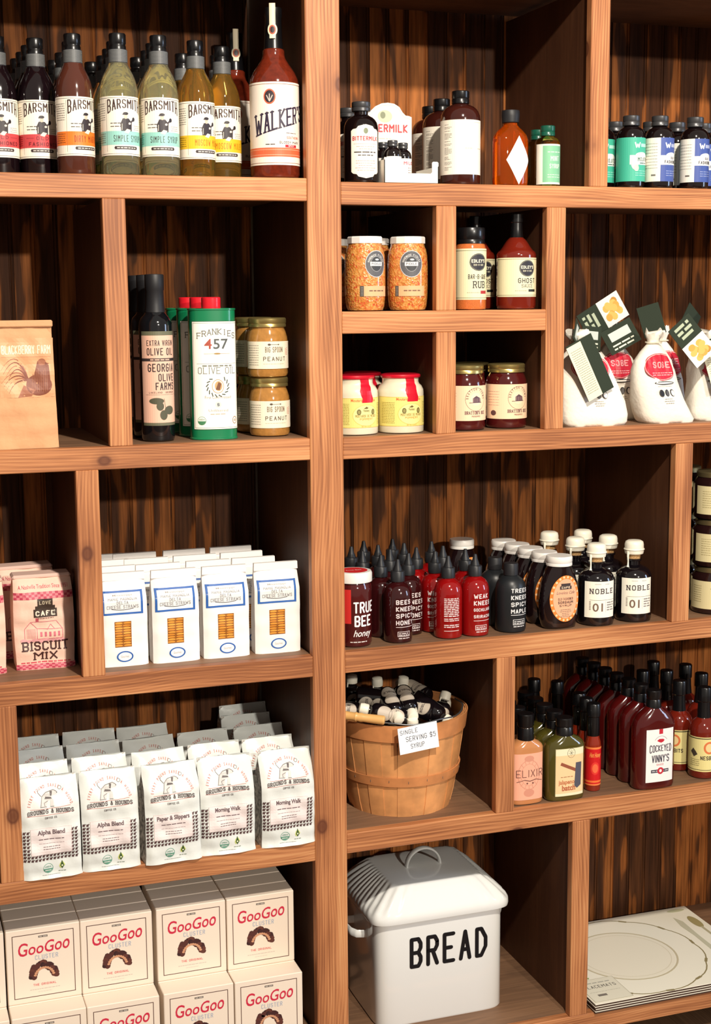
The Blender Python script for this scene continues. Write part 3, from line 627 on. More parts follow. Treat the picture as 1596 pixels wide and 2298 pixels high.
# flour bag
t = thing('flour_bag', 'brown kraft paper bag with a printed rooster, top folded', 'bag', (-0.4905, 0.022, ZL2))
KR = mat('kraft_paper', (214, 160, 116), 0.75, bump=0.25, bscale=90)
fr = fold_bag(t, 'paper_bag', 0.0605, 0.205, lambda z: 0.002 + max(0, z - 0.06) * 0.08, lambda z: 0.07 - max(0, z - 0.03) * 0.30, KR, 0.0011, 3, hwf=lambda z: 0.0625 - z * 0.022, gus=0.01)
a = Art(); q = 0.015; a.rect(q - 0.044, 0.084, q + 0.045, 0.1805, (226, 168, 124), 0); a.stroke('BLACKBERRY FARM', q + 0.0005, 0.1545, 0.0145, 0.079, (250, 226, 196), 0.17, gap=0.16); a.rect(q - 0.04, 0.150, q + 0.04, 0.1505, (190, 120, 90), 1)
RC = (132, 76, 58); RL = (168, 108, 82)
for k in range(8):
    b0 = (q + 0.004, 0.104 + 0.001 * k); e0 = (q - 0.042 + 0.004 * (k % 4), 0.128 - 0.0052 * k); c0 = (q - 0.012 - 0.001 * k, 0.176 - 0.0085 * k)
    pv = None
    for i in range(11):
        f_ = i / 10; px = (1 - f_) ** 2 * b0[0] + 2 * f_ * (1 - f_) * c0[0] + f_ * f_ * e0[0]; py = (1 - f_) ** 2 * b0[1] + 2 * f_ * (1 - f_) * c0[1] + f_ * f_ * e0[1]
        if pv: a.line(pv[0], pv[1], px, py, 0.0030 * (1.15 - f_), RC if k % 2 else RL, 1 + k % 2)
        pv = (px, py)
a.ell(q + 0.019, 0.104, 0.021, 0.0175, RC, 2); a.poly([(q + 0.008, 0.108), (q + 0.018, 0.143), (q + 0.029, 0.144), (q + 0.036, 0.136), (q + 0.038, 0.108)], RC, 2); a.ell(q + 0.025, 0.141, 0.0065, 0.006, RL, 3); a.poly([(q + 0.030, 0.141), (q + 0.037, 0.1385), (q + 0.030, 0.1375)], RC, 4)
for k in range(9): a.line(q + 0.006 + k * 0.0032, 0.092 + (k % 3) * 0.001, q + 0.010 + k * 0.0028, 0.122 + (k % 4) * 0.003, 0.0007, RL, 4)
a.poly([(q - 0.016, 0.084), (q - 0.006, 0.104), (q + 0.012, 0.096), (q + 0.006, 0.086)], RL, 2)
a.build('printing', fr, t, 0.006, 0.006)
v, f = boxvf(-0.060, 0.060, 0.009, 0.021, 0.198, 0.2095, 0.002); o = link('folded_top', v, f, KR, t, False)
# biscuit mix
def biscuit():
    t = thing('biscuit_mix_bag', 'pink and cream biscuit mix bag standing beside the upright', 'bag', (-0.4580, 0.082, ZL3), 0, 'biscuit mix bags')
    PK = mat('pink_paper', (244, 204, 184), 0.6, bump=0.3, bscale=60)
    def hw(z): return 0.0485 + 0.003 * sin(min(1, z / 0.165) * pi)
    fr = fold_bag(t, 'paper_bag', 0.05, 0.158, lambda z: -0.001 * sin(z * 20) + max(0, z - 0.135) * 0.75, lambda z: 0.068 - max(0, z - 0.125) * 0.9, PK, 0.0012, 8, hwf=hw, gus=0.006)
    a = Art(); R = (206, 88, 104); K = (74, 44, 42)
    for (y0, y1) in ((0.124, 0.136), (0.001, 0.010)):
        a.rect(-0.05, y0, 0.05, y1, (226, 132, 140), 0); n = 20
        for i in range(n):
            for j in range(3):
                if (i + j) % 2 == 0: a.rect(-0.05 + i * 0.005, y0 + j * (y1 - y0) / 3, -0.045 + i * 0.005, y0 + (j + 1) * (y1 - y0) / 3, (190, 66, 90), 1)
    a.text('A Nashville Tradition Since 1951', 0.0, 0.1415, 0.0065, R, 0.084, bold=0.0)
    a.rect(-0.011, 0.107, 0.015, 0.124, (66, 52, 44), 1); a.rect(-0.018, 0.092, 0.022, 0.1065, (66, 52, 44), 1); a.rect(-0.015, 0.1055, 0.019, 0.112, (66, 52, 44), 1)
    a.stroke('CAFE', 0.002, 0.0945, 0.009, 0.034, (240, 226, 206), 0.26); a.stroke('LOVE', 0.002, 0.114, 0.0065, 0.02, (200, 186, 160), 0.22); a.micro(-0.012, 0.016, 0.0895, 1, 0.002, 0.0012, (120, 90, 80), 1, 4)
    # house drawing
    L = (214, 112, 128)
    for p in ([(-0.034, 0.054), (-0.034, 0.072), (-0.024, 0.084), (-0.013, 0.072), (-0.013, 0.054)], [(-0.024, 0.084), (0.020, 0.084), (0.030, 0.070), (-0.013, 0.072)], [(0.030, 0.070), (0.030, 0.054), (-0.013, 0.054)], [(0.004, 0.070), (0.010, 0.079), (0.017, 0.070)]):
        for i in range(len(p) - 1): a.line(*p[i], *p[i + 1], 0.0009, L, 1)
    a.rect(-0.015, 0.084, -0.010, 0.091, (200, 90, 104), 1)
    for i in range(5): a.rect(-0.008 + i * 0.0075, 0.058, -0.0045 + i * 0.0075, 0.066, L, 1)
    for i in range(8): a.line(-0.030 + i * 0.002, 0.055, -0.030 + i * 0.002, 0.072, 0.0005, L, 1); a.ell(-0.036 + i * 0.0095, 0.052 - (i % 2) * 0.002, 0.006, 0.003, (236, 170, 172), 1, 10)
    a.stroke('BISCUIT', 0.0, 0.0335, 0.0165, 0.078, K, 0.17, slab=True, gap=0.22); a.stroke('MIX', 0.0, 0.0165, 0.0145, 0.040, K, 0.18, slab=True, gap=0.22)
    a.micro(-0.042, 0.042, 0.0115, 1, 0.002, 0.0022, (206, 70, 86), 1, 7)
    a.build('printing', fr, t, 0.006, 0.006)
    v, f = boxvf(-0.050, 0.050, 0.016, 0.058, 0.1555, 0.1635, 0.003); link('folded_top', v, f, mat('pink_paper_top', (226, 190, 176), 0.6), t, False)
    dup(t, (-0.476, 0.175, ZL3), radians(3), 'biscuit mix bag behind, only its folded top showing'); dup(t, (-0.5755, 0.075, ZL3), radians(-2), 'biscuit mix bag cut off by the left edge of the photo')
biscuit()
# cheese straws
def cheese():
    t = thing('cracker_bag', '', 'bag')
    PW = mat('white_paper', (248, 244, 240), 0.45, bump=0.08, bscale=70)
    yf = lambda z: 0.0 + max(0, z - 0.118) * 0.42; yb = lambda z: 0.042 - max(0, z - 0.06) * 0.155
    fr = fold_bag(t, 'paper_bag', 0.042, 0.152, yf, yb, PW, 0.0004, 5, hwf=lambda z: 0.0418 - max(0, z - 0.115) * 0.05, gus=0.008)
    a = Art(); B = (44, 98, 176)
    a.rect(-0.037, 0.092, 0.034, 0.1335, B, 0); a.rect(-0.033, 0.0955, 0.030, 0.130, (246, 244, 240), 1)
    a.text('Mississippi', -0.0015, 0.1245, 0.003, GREY, 0.034, bold=0.01); a.stroke('MAMIE MAGNOLIA', -0.0015, 0.1175, 0.0042, 0.05, (140, 140, 146), 0.16); a.stroke('DELTA', -0.0015, 0.110, 0.0058, 0.020, (120, 120, 128), 0.12, slab=True)
    a.stroke('CHEESE STRAWS', -0.0015, 0.1025, 0.0062, 0.055, (120, 120, 128), 0.13, slab=True); a.arc(-0.0015, 0.112, 0.034, 0.0125, 0.0013, (90, 90, 96), 2, 235, 305, 12)
    a.rect(-0.0165, 0.0345, 0.0125, 0.0800, (150, 90, 30), 1)
    R = random.Random(4)
    for i in range(2):
        for j in range(10):
            y = 0.0365 + j * 0.0044; x = -0.0095 + i * 0.0145
            a.ell(x + R.uniform(-0.0006, 0.0006), y + 0.0008, 0.0068, 0.0020, R.choice([(226, 152, 56), (236, 164, 66), (214, 138, 48)]), 2, 10); a.rect(x - 0.006, y - 0.0014, x + 0.006, y - 0.0006, (130, 70, 22), 3)
    a.ell(0.0, 0.0175, 0.0145, 0.0098, B, 1); a.ell(0.0, 0.0175, 0.0118, 0.0075, (244, 244, 244), 2); a.text('Gourmet', 0, 0.0158, 0.004, GREY, 0.014, l=3)
    a.build('printing', fr, t, 0.006, 0.006)
    v, f = prism([(-0.0405, 0.150), (0.0405, 0.150), (0.0400, 0.1635), (-0.0400, 0.1635)], 0.0128, 0.0215); o = link('folded_top', v, f, PW, t, False)
    xs = [[-0.3262, -0.3300, -0.3312, -0.3319], [-0.2347, -0.250, -0.2600, -0.2700], [-0.1441, -0.1590, -0.1690, -0.1754], [-0.0497, -0.074, -0.0800, -0.0854]]
    nm = ['beside the upright', 'second from the upright', 'third from the upright', 'beside the centre post']
    for c in range(4):
        for k in range(4):
            y = 0.046 + k * 0.062 + (0.004 if c == 0 else 0)
            lab = 'white cracker bag with blue frame in the front row, ' + nm[c] if k == 0 else 'white cracker bag in the ' + ORD[k] + ' row back, column ' + nm[c]
            dup(t, (xs[c][k], y, ZL3), radians([-1, 1.5, 0, -2][(c + k) % 4] * 0.7), lab, 'white cracker bags')
    drop(t)
cheese()
# coffee
def coffee(title):
    t = thing('coffee_bag', '', 'bag')
    PC = mat('pearl_pouch', (226, 230, 226), 0.32, bump=0.35, bscale=34); SD = mat('patterned_gusset', (176, 172, 166), 0.4, var=0.45, bscale=160)
    def yf(z): return -0.004 * max(0, 1 - z / 0.012) + 0.004 * sin(min(1, z / 0.14) * pi) * -1 + max(0, z - 0.125) ** 1.35 * 1.9
    def yb(z): return 0.060 - max(0, z - 0.10) ** 1.2 * 0.75
    fr = fold_bag(t, 'pouch', 0.049, 0.172, yf, yb, PC, 0.0009, 12 + len(title), 18, 36, hwf=lambda z: 0.0492 + 0.0012 * max(0, 1 - z / 0.012) - max(0, z - 0.15) * 0.05, gus=0.006, side_m=SD)
    a = Art(); K = (84, 70, 70); Rd = (206, 110, 96)
    a.arctext('EVERY POUND SAVES A HOUND', 0, 0.122, 0.034, 0.0046, Rd, 172, 8, 1, 0.02)
    a.line(-0.034, 0.1235, 0.034, 0.1255, 0.0006, Rd, 1); a.line(-0.040, 0.113, 0.040, 0.1145, 0.0006, Rd, 1)
    a.stroke('GROUNDS & HOUNDS', 0, 0.1155, 0.0072, 0.078, K, 0.17, slab=True, gap=0.24, warp=lambda x, y: (x, y + 0.5 * (1 - (2 * x - 1) ** 2) - 0.35))
    a.stroke('COFFEE CO.', 0, 0.107, 0.0036, 0.021, K, 0.16)
    DG = (176, 170, 168); DK = (96, 88, 88)
    a.poly([(-0.016, 0.1275), (-0.006, 0.1275), (-0.004, 0.136), (0.004, 0.139), (0.003, 0.1465), (-0.006, 0.1485), (-0.013, 0.143)], (214, 210, 206), 1)
    a.poly([(0.000, 0.1275), (0.005, 0.1275), (0.006, 0.138), (0.001, 0.140)], (214, 210, 206), 1); a.ell(0.005, 0.1475, 0.0048, 0.0038, (214, 210, 206), 1, 14); a.poly([(0.007, 0.150), (0.0125, 0.1475), (0.0125, 0.1445), (0.007, 0.1445)], (214, 210, 206), 1)
    a.poly([(0.001, 0.150), (0.005, 0.1495), (0.003, 0.143), (0.0005, 0.1435)], DK, 2); a.ell(0.0125, 0.1468, 0.0010, 0.0009, DK, 2, 8); a.poly([(-0.009, 0.139), (0.003, 0.139), (0.002, 0.1415), (-0.007, 0.1425)], DK, 2)
    for p in ([(-0.014, 0.143), (-0.019, 0.149), (-0.018, 0.153)], [(-0.017, 0.1272), (-0.006, 0.1272)], [(-0.004, 0.136), (-0.010, 0.133), (-0.009, 0.128)], [(0.000, 0.1272), (0.006, 0.1272)], [(-0.016, 0.128), (-0.014, 0.138), (-0.013, 0.143), (-0.006, 0.1485), (0.001, 0.150), (0.007, 0.151), (0.0125, 0.148)]):
        for i in range(len(p) - 1): a.line(*p[i], *p[i + 1], 0.0009, DG if False else (120, 112, 110), 2)
    for i in range(6): a.line(-0.012 + i * 0.0024, 0.1425 + (i % 2) * 0.001, -0.010 + i * 0.0024, 0.1462, 0.0006, DG, 2)
    a.arc(0.018, 0.153, 0.0032, 0.0028, 0.0007, (130, 124, 122), 1)
    P = (86, 62, 62); st = 0.0062
    def tooth(x, y):
        a.poly([(x, y + 0.0008), (x + 0.0038, y), (x + 0.0044, y + 0.0040), (x + 0.0010, y + 0.0048)], P, 1); a.poly([(x + 0.0036, y + 0.0016), (x + 0.0060, y + 0.0046), (x + 0.0038, y + 0.0054)], P, 1)
    for j in range(9):
        for i in range(16):
            x = -0.0485 + i * st; y = 0.0325 + j * st
            if x > 0.0430: continue
            if j < 2 or i < 2 or i > 12: tooth(x, y)
    a.rect(-0.0355, 0.0440, 0.0335, 0.0905, (240, 228, 226), 1); a.frame(-0.0355, 0.0440, 0.0335, 0.0905, 0.0005, (214, 190, 186), 2)
    a.text(title, -0.001, 0.0795, 0.0072, (110, 92, 96), 0.046 if len(title) < 13 else 0.058, bold=0.035, l=3)
    a.micro(-0.022, 0.020, 0.070, 1, 0.004, 0.0016, (120, 100, 104), 3, 5); a.micro(-0.022, 0.020, 0.063, 1, 0.004, 0.0010, (170, 150, 150), 3, 6); a.micro(-0.015, 0.013, 0.057, 2, 0.004, 0.0012, (130, 112, 114), 3, 7)
    G = (86, 150, 126); a.arc(-0.008, 0.0185, 0.0085, 0.0085, 0.0007, G, 1, n=24); a.poly([(-0.008 + 0.0075 * cos(radians(d)), 0.0185 + 0.0075 * sin(radians(d))) for d in range(185, 356, 10)], G, 1); a.stroke('USDA', -0.008, 0.0200, 0.0028, 0.010, G, 0.16); a.stroke('ORGANIC', -0.008, 0.0135, 0.0025, 0.011, WHITE, 0.16)
    a.poly([(0.012, 0.0160), (0.017, 0.0175), (0.0205, 0.0215), (0.017, 0.0275), (0.0125, 0.0255), (0.0105, 0.0205)], (206, 214, 120), 1); a.poly([(0.012, 0.0205), (0.0155, 0.0150), (0.019, 0.0200), (0.0155, 0.0300)], (60, 84, 44), 2); a.ell(0.0155, 0.0205, 0.0016, 0.0016, (226, 230, 190), 3, 8)
    a.micro(0.009, 0.022, 0.0105, 1, 0.002, 0.0012, (120, 130, 116), 1, 4); a.micro(-0.018, 0.012, 0.0065, 1, 0.002, 0.0008, (140, 140, 136), 1, 8)
    a.build('printing', fr, t, 0.005, 0.005, lift=0.00015)
    return t
cofk = {k: coffee(k) for k in ('Alpha Blend', 'Paper & Slippers', 'Morning Walk')}
cx = [[-0.4700, -0.4735, -0.4700, -0.4700], [-0.3690, -0.3700, -0.3680, -0.3660], [-0.2605, -0.2630, -0.2650, -0.2640], [-0.1610, -0.1600, -0.1620, None], [-0.0495, -0.0585, -0.0540, -0.0600]]
ct = ['Alpha Blend', 'Alpha Blend', 'Paper & Slippers', 'Morning Walk', 'Morning Walk']
cn = ['beside the left upright', 'second from the left upright', 'in the middle column', 'second from the centre post', 'beside the centre post']
cy = [-0.001, 0.078, 0.156, 0.234]
for c in range(5):
    for k in range(4):
        if cx[c][k] is None: continue
        lab = 'pearly white coffee bag of the front row, ' + cn[c] if k == 0 else 'pearly white coffee bag one row further back (' + ORD[k] + ' row), ' + cn[c]
        if k: lab = 'coffee bag in the ' + ORD[k] + ' row from the front, ' + cn[c]
        dup(cofk[ct[c]], (cx[c][k], cy[k] + [0.0, 0.002, -0.004, 0.002, 0.0][c], ZL4), radians([0.5, -1, 2.5, -0.5, 0][c] + (k * 1.3 if k < 3 else -1.5)), lab, 'coffee bags on the lower shelf')
dup(cofk['Morning Walk'], (-0.046, 0.3155 - 0.004, ZL4), radians(2), 'coffee bag at the very back, in the corner beside the centre post', 'coffee bags on the lower shelf').scale = (1, 0.8, 1)
for t in cofk.values(): drop(t)
# candy boxes
def candy():
    t = thing('candy_box', '', 'box'); hw, d, h = 0.064, 0.0455, 0.1375
    CB = mat('cream_carton', (240, 224, 206), 0.5)
    box('carton', -hw, hw, 0, d, 0, h, CB, t, 0.0012)
    a = Art(); D_ = (88, 56, 50); Rr = (206, 44, 72); a.frame(-0.0535, 0.010, 0.0535, 0.1275, 0.0013, D_, 1)
    a.rect(-0.008, 0.1190, 0.008, 0.1225, (90, 80, 74), 1); a.micro(-0.0068, 0.0068, 0.1198, 1, 0.002, 0.0018, (190, 180, 170), 2, 3)
    a.text('GooGoo', 0.0, 0.0905, 0.0225, Rr, 0.090, bold=0.012, shear=0.18, l=1, rot=radians(3), warp=lambda x, y: (x, y * (0.9 + 0.25 * (2 * x - 1) ** 2)))
    a.stroke('CLUSTER', 0.005, 0.0785, 0.0085, 0.040, (166, 176, 196), 0.12, gap=0.4)
    R = random.Random(7); Bn = [(66, 34, 34), (84, 44, 40), (54, 28, 30), (96, 52, 44)]
    for i in range(80):
        an = radians(R.uniform(8, 195)); rr = R.uniform(0.68, 1.0); a.ell(0.0 + 0.0235 * rr * cos(an), 0.0450 + 0.0285 * rr * sin(an) - 0.004 * cos(an), R.uniform(0.004, 0.006), R.uniform(0.004, 0.0055), R.choice(Bn), 1 + i % 3, 8)
    for i in range(12): an = radians(15 + i * 13.5); a.ell(0.0165 * cos(an), 0.045 + 0.0175 * sin(an), 0.0028, 0.0022, (206, 150, 116), 4, 8)
    a.stroke('THE ORIGINAL', 0.0, 0.0300, 0.0042, 0.040, (216, 90, 96), 0.16); a.micro(-0.026, 0.026, 0.023, 1, 0.002, 0.0011, (200, 186, 176), 1, 4); a.micro(-0.012, 0.012, 0.018, 1, 0.002, 0.0008, (210, 196, 186), 1, 5)
    a.build('printing', flat(0), t)
    xs = [-0.0915, -0.2235, -0.3560, -0.4870, -0.6180]; nm = ['beside the centre post', 'second from the centre post', 'third from the centre post', 'fourth from the centre post', 'cut by the left photo edge']
    for c, x in enumerate(xs):
        for lay, (zb, rows) in enumerate(((ZL5, (0.002, 0.050, 0.098)), (ZL5 + 0.1378, (0.052, 0.0995, 0.147)))):
            for k, y in enumerate(rows):
                if lay == 0 and k: 
                    lab = 'hidden candy box of the lower layer, %s row, %s' % (ORD[k], nm[c])
                else: lab = 'cream candy box of the %s layer, %s row, %s' % (('lower', 'upper')[lay], ORD[k], nm[c])
                jx = 0.009 if lay == 0 and c < 5 else 0.0
                dup(t, (x + [0, 0.002, -0.0015, 0.0005, 0][c] - (0.0 if lay else 0.0) , y + [0.0, 0.0008, 0.0, 0.001, 0][c], zb), 0, lab, 'cream candy boxes')
    drop(t)
candy()

# ------------------------------------------------------------------ second shelf left
t = thing('olive_oil_bottle', 'tall dark olive oil bottle with pink label, frontmost of three', 'bottle', (-0.2525, 0.070, ZL2), 0, 'olive oil bottles')
lathe('bottle_body', [(0.023, 0), (0.0272, 0.002), (0.0285, 0.006), (0.0285, 0.197), (0.0278, 0.203), (0.0245, 0.210), (0.0195, 0.215), (0.0165, 0.220), (0.0155, 0.228)], body_mat('dark_oil_glass', (14, 16, 20)), t)
lathe('cap', [(0.0165, 0.219), (0.0172, 0.220), (0.0158, 0.232), (0.0155, 0.256), (0.0163, 0.2575), (0.0163, 0.282), (0.0155, 0.2835), (0.007, 0.284)], CAPM, t, 28)
a = Art(); H = 0.160; a.rect(-0.036, 0, 0.036, H, (106, 106, 84), 0); a.rect(-0.036, 0.005, 0.036, H - 0.007, (238, 190, 166), 1)
K = (60, 50, 50); a.stroke('EXTRA VIRGIN', 0.001, 0.1355, 0.0095, 0.050, K, 0.15, gap=0.3); a.stroke('OLIVE OIL', 0.001, 0.1195, 0.0125, 0.050, K, 0.15, gap=0.3); a.rect(-0.036, 0.1095, 0.036, 0.1145, K, 2); a.micro(-0.018, 0.018, 0.1110, 1, 0.002, 0.002, (220, 180, 160), 3, 3)
a.stroke('GEORGIA', 0.002, 0.0915, 0.014, 0.050, K, 0.16, gap=0.3); a.stroke('OLIVE', 0.027, 0.0755, 0.013, 0.032, K, 0.16, al='r', gap=0.3); a.stroke('FARMS', 0.027, 0.0605, 0.013, 0.037, K, 0.16, al='r', gap=0.3)
a.stroke('LAKELAND, GEORGIA', 0.002, 0.0550, 0.0030, 0.048, K, 0.16, gap=0.3); a.rect(-0.028, 0.0525, 0.028, 0.0529, K, 2)
OL = (84, 84, 66); a.ell(-0.009, 0.042, 0.013, 0.0055, OL, 2); a.ell(-0.003, 0.033, 0.0065, 0.0075, OL, 2); a.ell(0.014, 0.026, 0.0095, 0.0075, OL, 2); a.ell(0.003, 0.018, 0.0068, 0.0085, OL, 2); a.line(0.004, 0.046, 0.008, 0.020, 0.0008, OL, 2)
o = a.build('label', cyl(0.0287, radians(4)), t, 0.004); o.location = (0, 0, 0.028)
dup(t, (-0.2545, 0.137, ZL2), 0, 'olive oil bottle second in the row behind the front one'); dup(t, (-0.2565, 0.204, ZL2), 0, 'olive oil bottle at the back of its row')
t = thing('olive_oil_tin', 'green and white oval olive oil tin with red cap, frontmost', 'tin', (-0.1550, 0.068, ZL2), radians(-4), 'olive oil tins')
GT = mat('green_tin', (14, 120, 76), 0.3, coat=0.5)
loft('tin_body', [(0.0402, 0.0302, 0, 2.6), (0.0415, 0.0315, 0.001, 2.6), (0.0415, 0.0315, 0.003, 2.6), (0.0403, 0.0303, 0.004, 2.6), (0.0403, 0.0303, 0.222, 2.6), (0.0415, 0.0315, 0.2228, 2.6), (0.0415, 0.0315, 0.2252, 2.6), (0.040, 0.030, 0.2255, 2.6), (0.0395, 0.0295, 0.224, 2.6)], GT, t, 48)
lathe('cap', [(0.0165, 0.224), (0.0168, 0.226), (0.0168, 0.243), (0.0155, 0.2445), (0.008, 0.2447)], mat('red_cap', (222, 30, 44), 0.3, coat=0.3), t, 28)
def tinmap(off):
    # arc-length walk round the oval
    pts = ringpts(0.0405, 0.0305, 0, 2.6, 0, 0, 720); s = [0.0]
    order = [(540 + k) % 720 for k in range(-260, 261)]
    P = [pts[i] for i in order]; L = [0.0]
    for i in range(1, len(P)): L.append(L[-1] + math.dist(P[i], P[i - 1]))
    mid = L[260]; 
    def fn(u, v_, h):
        tt = u + mid + off; lo, hi = 0, len(L) - 1
        while hi - lo > 1:
            m_ = (lo + hi) // 2
            if L[m_] <= tt: lo = m_
            else: hi = m_
        k = (tt - L[lo]) / max(1e-9, L[hi] - L[lo]); p, q = P[lo], P[hi]; x = p[0] + (q[0] - p[0]) * k; y = p[1] + (q[1] - p[1]) * k
        tx, ty = q[0] - p[0], q[1] - p[1]; d = math.hypot(tx, ty) or 1; return (x + ty / d * (h + 0.0002), y - tx / d * (h + 0.0002), v_)
    return fn
a = Art(); H = 0.186; Wt = 0.045; a.rect(-Wt, 0, Wt, H, (60, 90, 60), 0); a.rect(-Wt + 0.001, 0.001, Wt - 0.001, H - 0.001, (250, 248, 238), 1); a.frame(-Wt + 0.003, 0.003, Wt - 0.003, H - 0.003, 0.0006, (110, 120, 90), 2)
K = (110, 108, 96)
for i, ch in enumerate('FRANKIES'):
    x = -0.031 + i * 0.0089; y = 0.153 + 0.010 * (1 - ((i - 3.5) / 4.2) ** 2); a.stroke(ch, x, y, 0.0105, 0.0075, K, 0.13, slab=True)
a.text('4', -0.0155, 0.139, 0.0165, (170, 76, 60), 0.013, bold=0.015); a.text('57', 0.0065, 0.139, 0.0165, (80, 84, 84), 0.026, bold=0.015)
a.line(-0.023, 0.1305, 0.023, 0.1305, 0.0006, (150, 120, 60), 2); a.ell(0, 0.1305, 0.006, 0.0014, (170, 130, 60), 2); a.micro(-0.026, 0.026, 0.1085, 1, 0.002, 0.0026, (130, 130, 120), 2, 4); a.line(-0.036, 0.1135, 0.036, 0.1135, 0.0005, K, 2)
a.stroke('OLIVE OIL', 0, 0.096, 0.0115, 0.068, (120, 120, 108), 0.10, slab=True, gap=0.3)
for i in range(14):
    an = radians(-60 + i * 300 / 13 - 60 - 0); an = radians(130 + i * 280 / 13); x, y = 0.0185 * cos(an), 0.0745 + 0.0165 * sin(an); dx, dy = 0.003 * cos(an + 0.9), 0.0035 * sin(an + 0.9); a.line(x - dx, y - dy, x + dx, y + dy, 0.0018, (70, 78, 66), 2)
a.arc(0, 0.0745, 0.0105, 0.0120, 0.001, (180, 140, 80), 2); a.ell(0.001, 0.075, 0.0065, 0.0085, (196, 160, 110), 2); a.poly([(-0.004, 0.069), (0.003, 0.068), (0.006, 0.079), (0.001, 0.082)], (120, 76, 50), 3)
a.text('First Cold Pressed', 0, 0.0535, 0.0048, (150, 130, 100), 0.046); a.ell(0, 0.043, 0.0055, 0.0055, (206, 210, 206), 2); a.stroke('S', 0, 0.0405, 0.005, 0.004, (40, 50, 60), 0.2, l=3)
a.text('Unfiltered', 0, 0.031, 0.0042, (170, 150, 120), 0.034); a.micro(-0.014, 0.014, 0.026, 1, 0.002, 0.0016, (190, 176, 150), 2, 5)
G = (70, 130, 90); a.arc(-0.029, 0.0155, 0.0075, 0.0075, 0.0006, G, 2); a.poly([(-0.029 + 0.0068 * cos(radians(d)), 0.0155 + 0.0068 * sin(radians(d))) for d in range(185, 356, 10)], G, 2); a.stroke('USDA', -0.029, 0.0165, 0.0026, 0.009, G, 0.16, l=3); a.arc(0.031, 0.0155, 0.0055, 0.0065, 0.0012, (150, 110, 60), 2); a.stroke('GS', 0.031, 0.0135, 0.004, 0.005, (150, 110, 60), 0.16, l=3)
o = a.build('label', tinmap(0.004), t, 0.003); o.location = (0, 0, 0.018)
dup(t, (-0.160, 0.138, ZL2), radians(-4), 'green and white olive oil tin second in its row'); dup(t, (-0.165, 0.208, ZL2), radians(-4), 'green and white olive oil tin at the back of its row')
def peanut():
    t = thing('peanut_butter_jar', 'peanut butter jar with gold lid, top of the front stack', 'jar', (-0.0510, 0.084, ZL2 + 0.1042), 0, 'peanut butter jars')
    lathe('jar_body', [(0.029, 0), (0.034, 0.002), (0.036, 0.007), (0.0355, 0.016), (0.0365, 0.020), (0.0365, 0.060), (0.0355, 0.070), (0.0325, 0.080), (0.0305, 0.085), (0.0305, 0.095)], body_mat('peanut_butter', (176, 124, 62), var=0.07, bscale=140), t)
    lathe('lid', [(0.032, 0.0875), (0.0335, 0.088), (0.0335, 0.092), (0.0328, 0.0935), (0.0338, 0.095), (0.0338, 0.1015), (0.032, 0.1037), (0.02, 0.1040), (0.006, 0.1039)], GOLD, t, 36)
    a = Art(); a.rect(-0.060, 0, 0.060, 0.0475, (246, 234, 210), 0); K = (80, 68, 60)
    a.ell(-0.009, 0.0420, 0.0028, 0.0018, K, 1); a.line(-0.009, 0.042, 0.008, 0.0420, 0.0007, K, 1); a.ell(0.008, 0.042, 0.0016, 0.001, K, 1)
    a.stroke('BIG SPOON', 0, 0.0285, 0.0095, 0.033, (112, 92, 76), 0.11, gap=0.35); a.stroke('PEANUT', 0.0015, 0.0135, 0.0075, 0.043, K, 0.14, gap=0.45)
    a.micro(-0.020, 0.020, 0.008, 1, 0.003, 0.001, (200, 186, 160), 1, 3); a.micro(-0.052, -0.028, 0.040, 9, 0.0042, 0.0009, (140, 130, 116), 1, 4)
    for i in range(5): a.line(0.024, 0.034 - i * 0.0022, 0.032, 0.036 - i * 0.0030, 0.0009, (220, 140, 120), 1)
    o = a.build('label', cyl(0.0367, radians(4)), t, 0.004); o.location = (0, 0, 0.0155)
    dup(t, (-0.0485, 0.086, ZL2), 0, 'peanut butter jar with gold lid, bottom of the front stack')
    dup(t, (-0.0540, 0.165, ZL2 + 0.1042), radians(-3), 'peanut butter jar half hidden, top of the back stack'); dup(t, (-0.0520, 0.167, ZL2), 0, 'peanut butter jar half hidden, bottom of the back stack')
peanut()

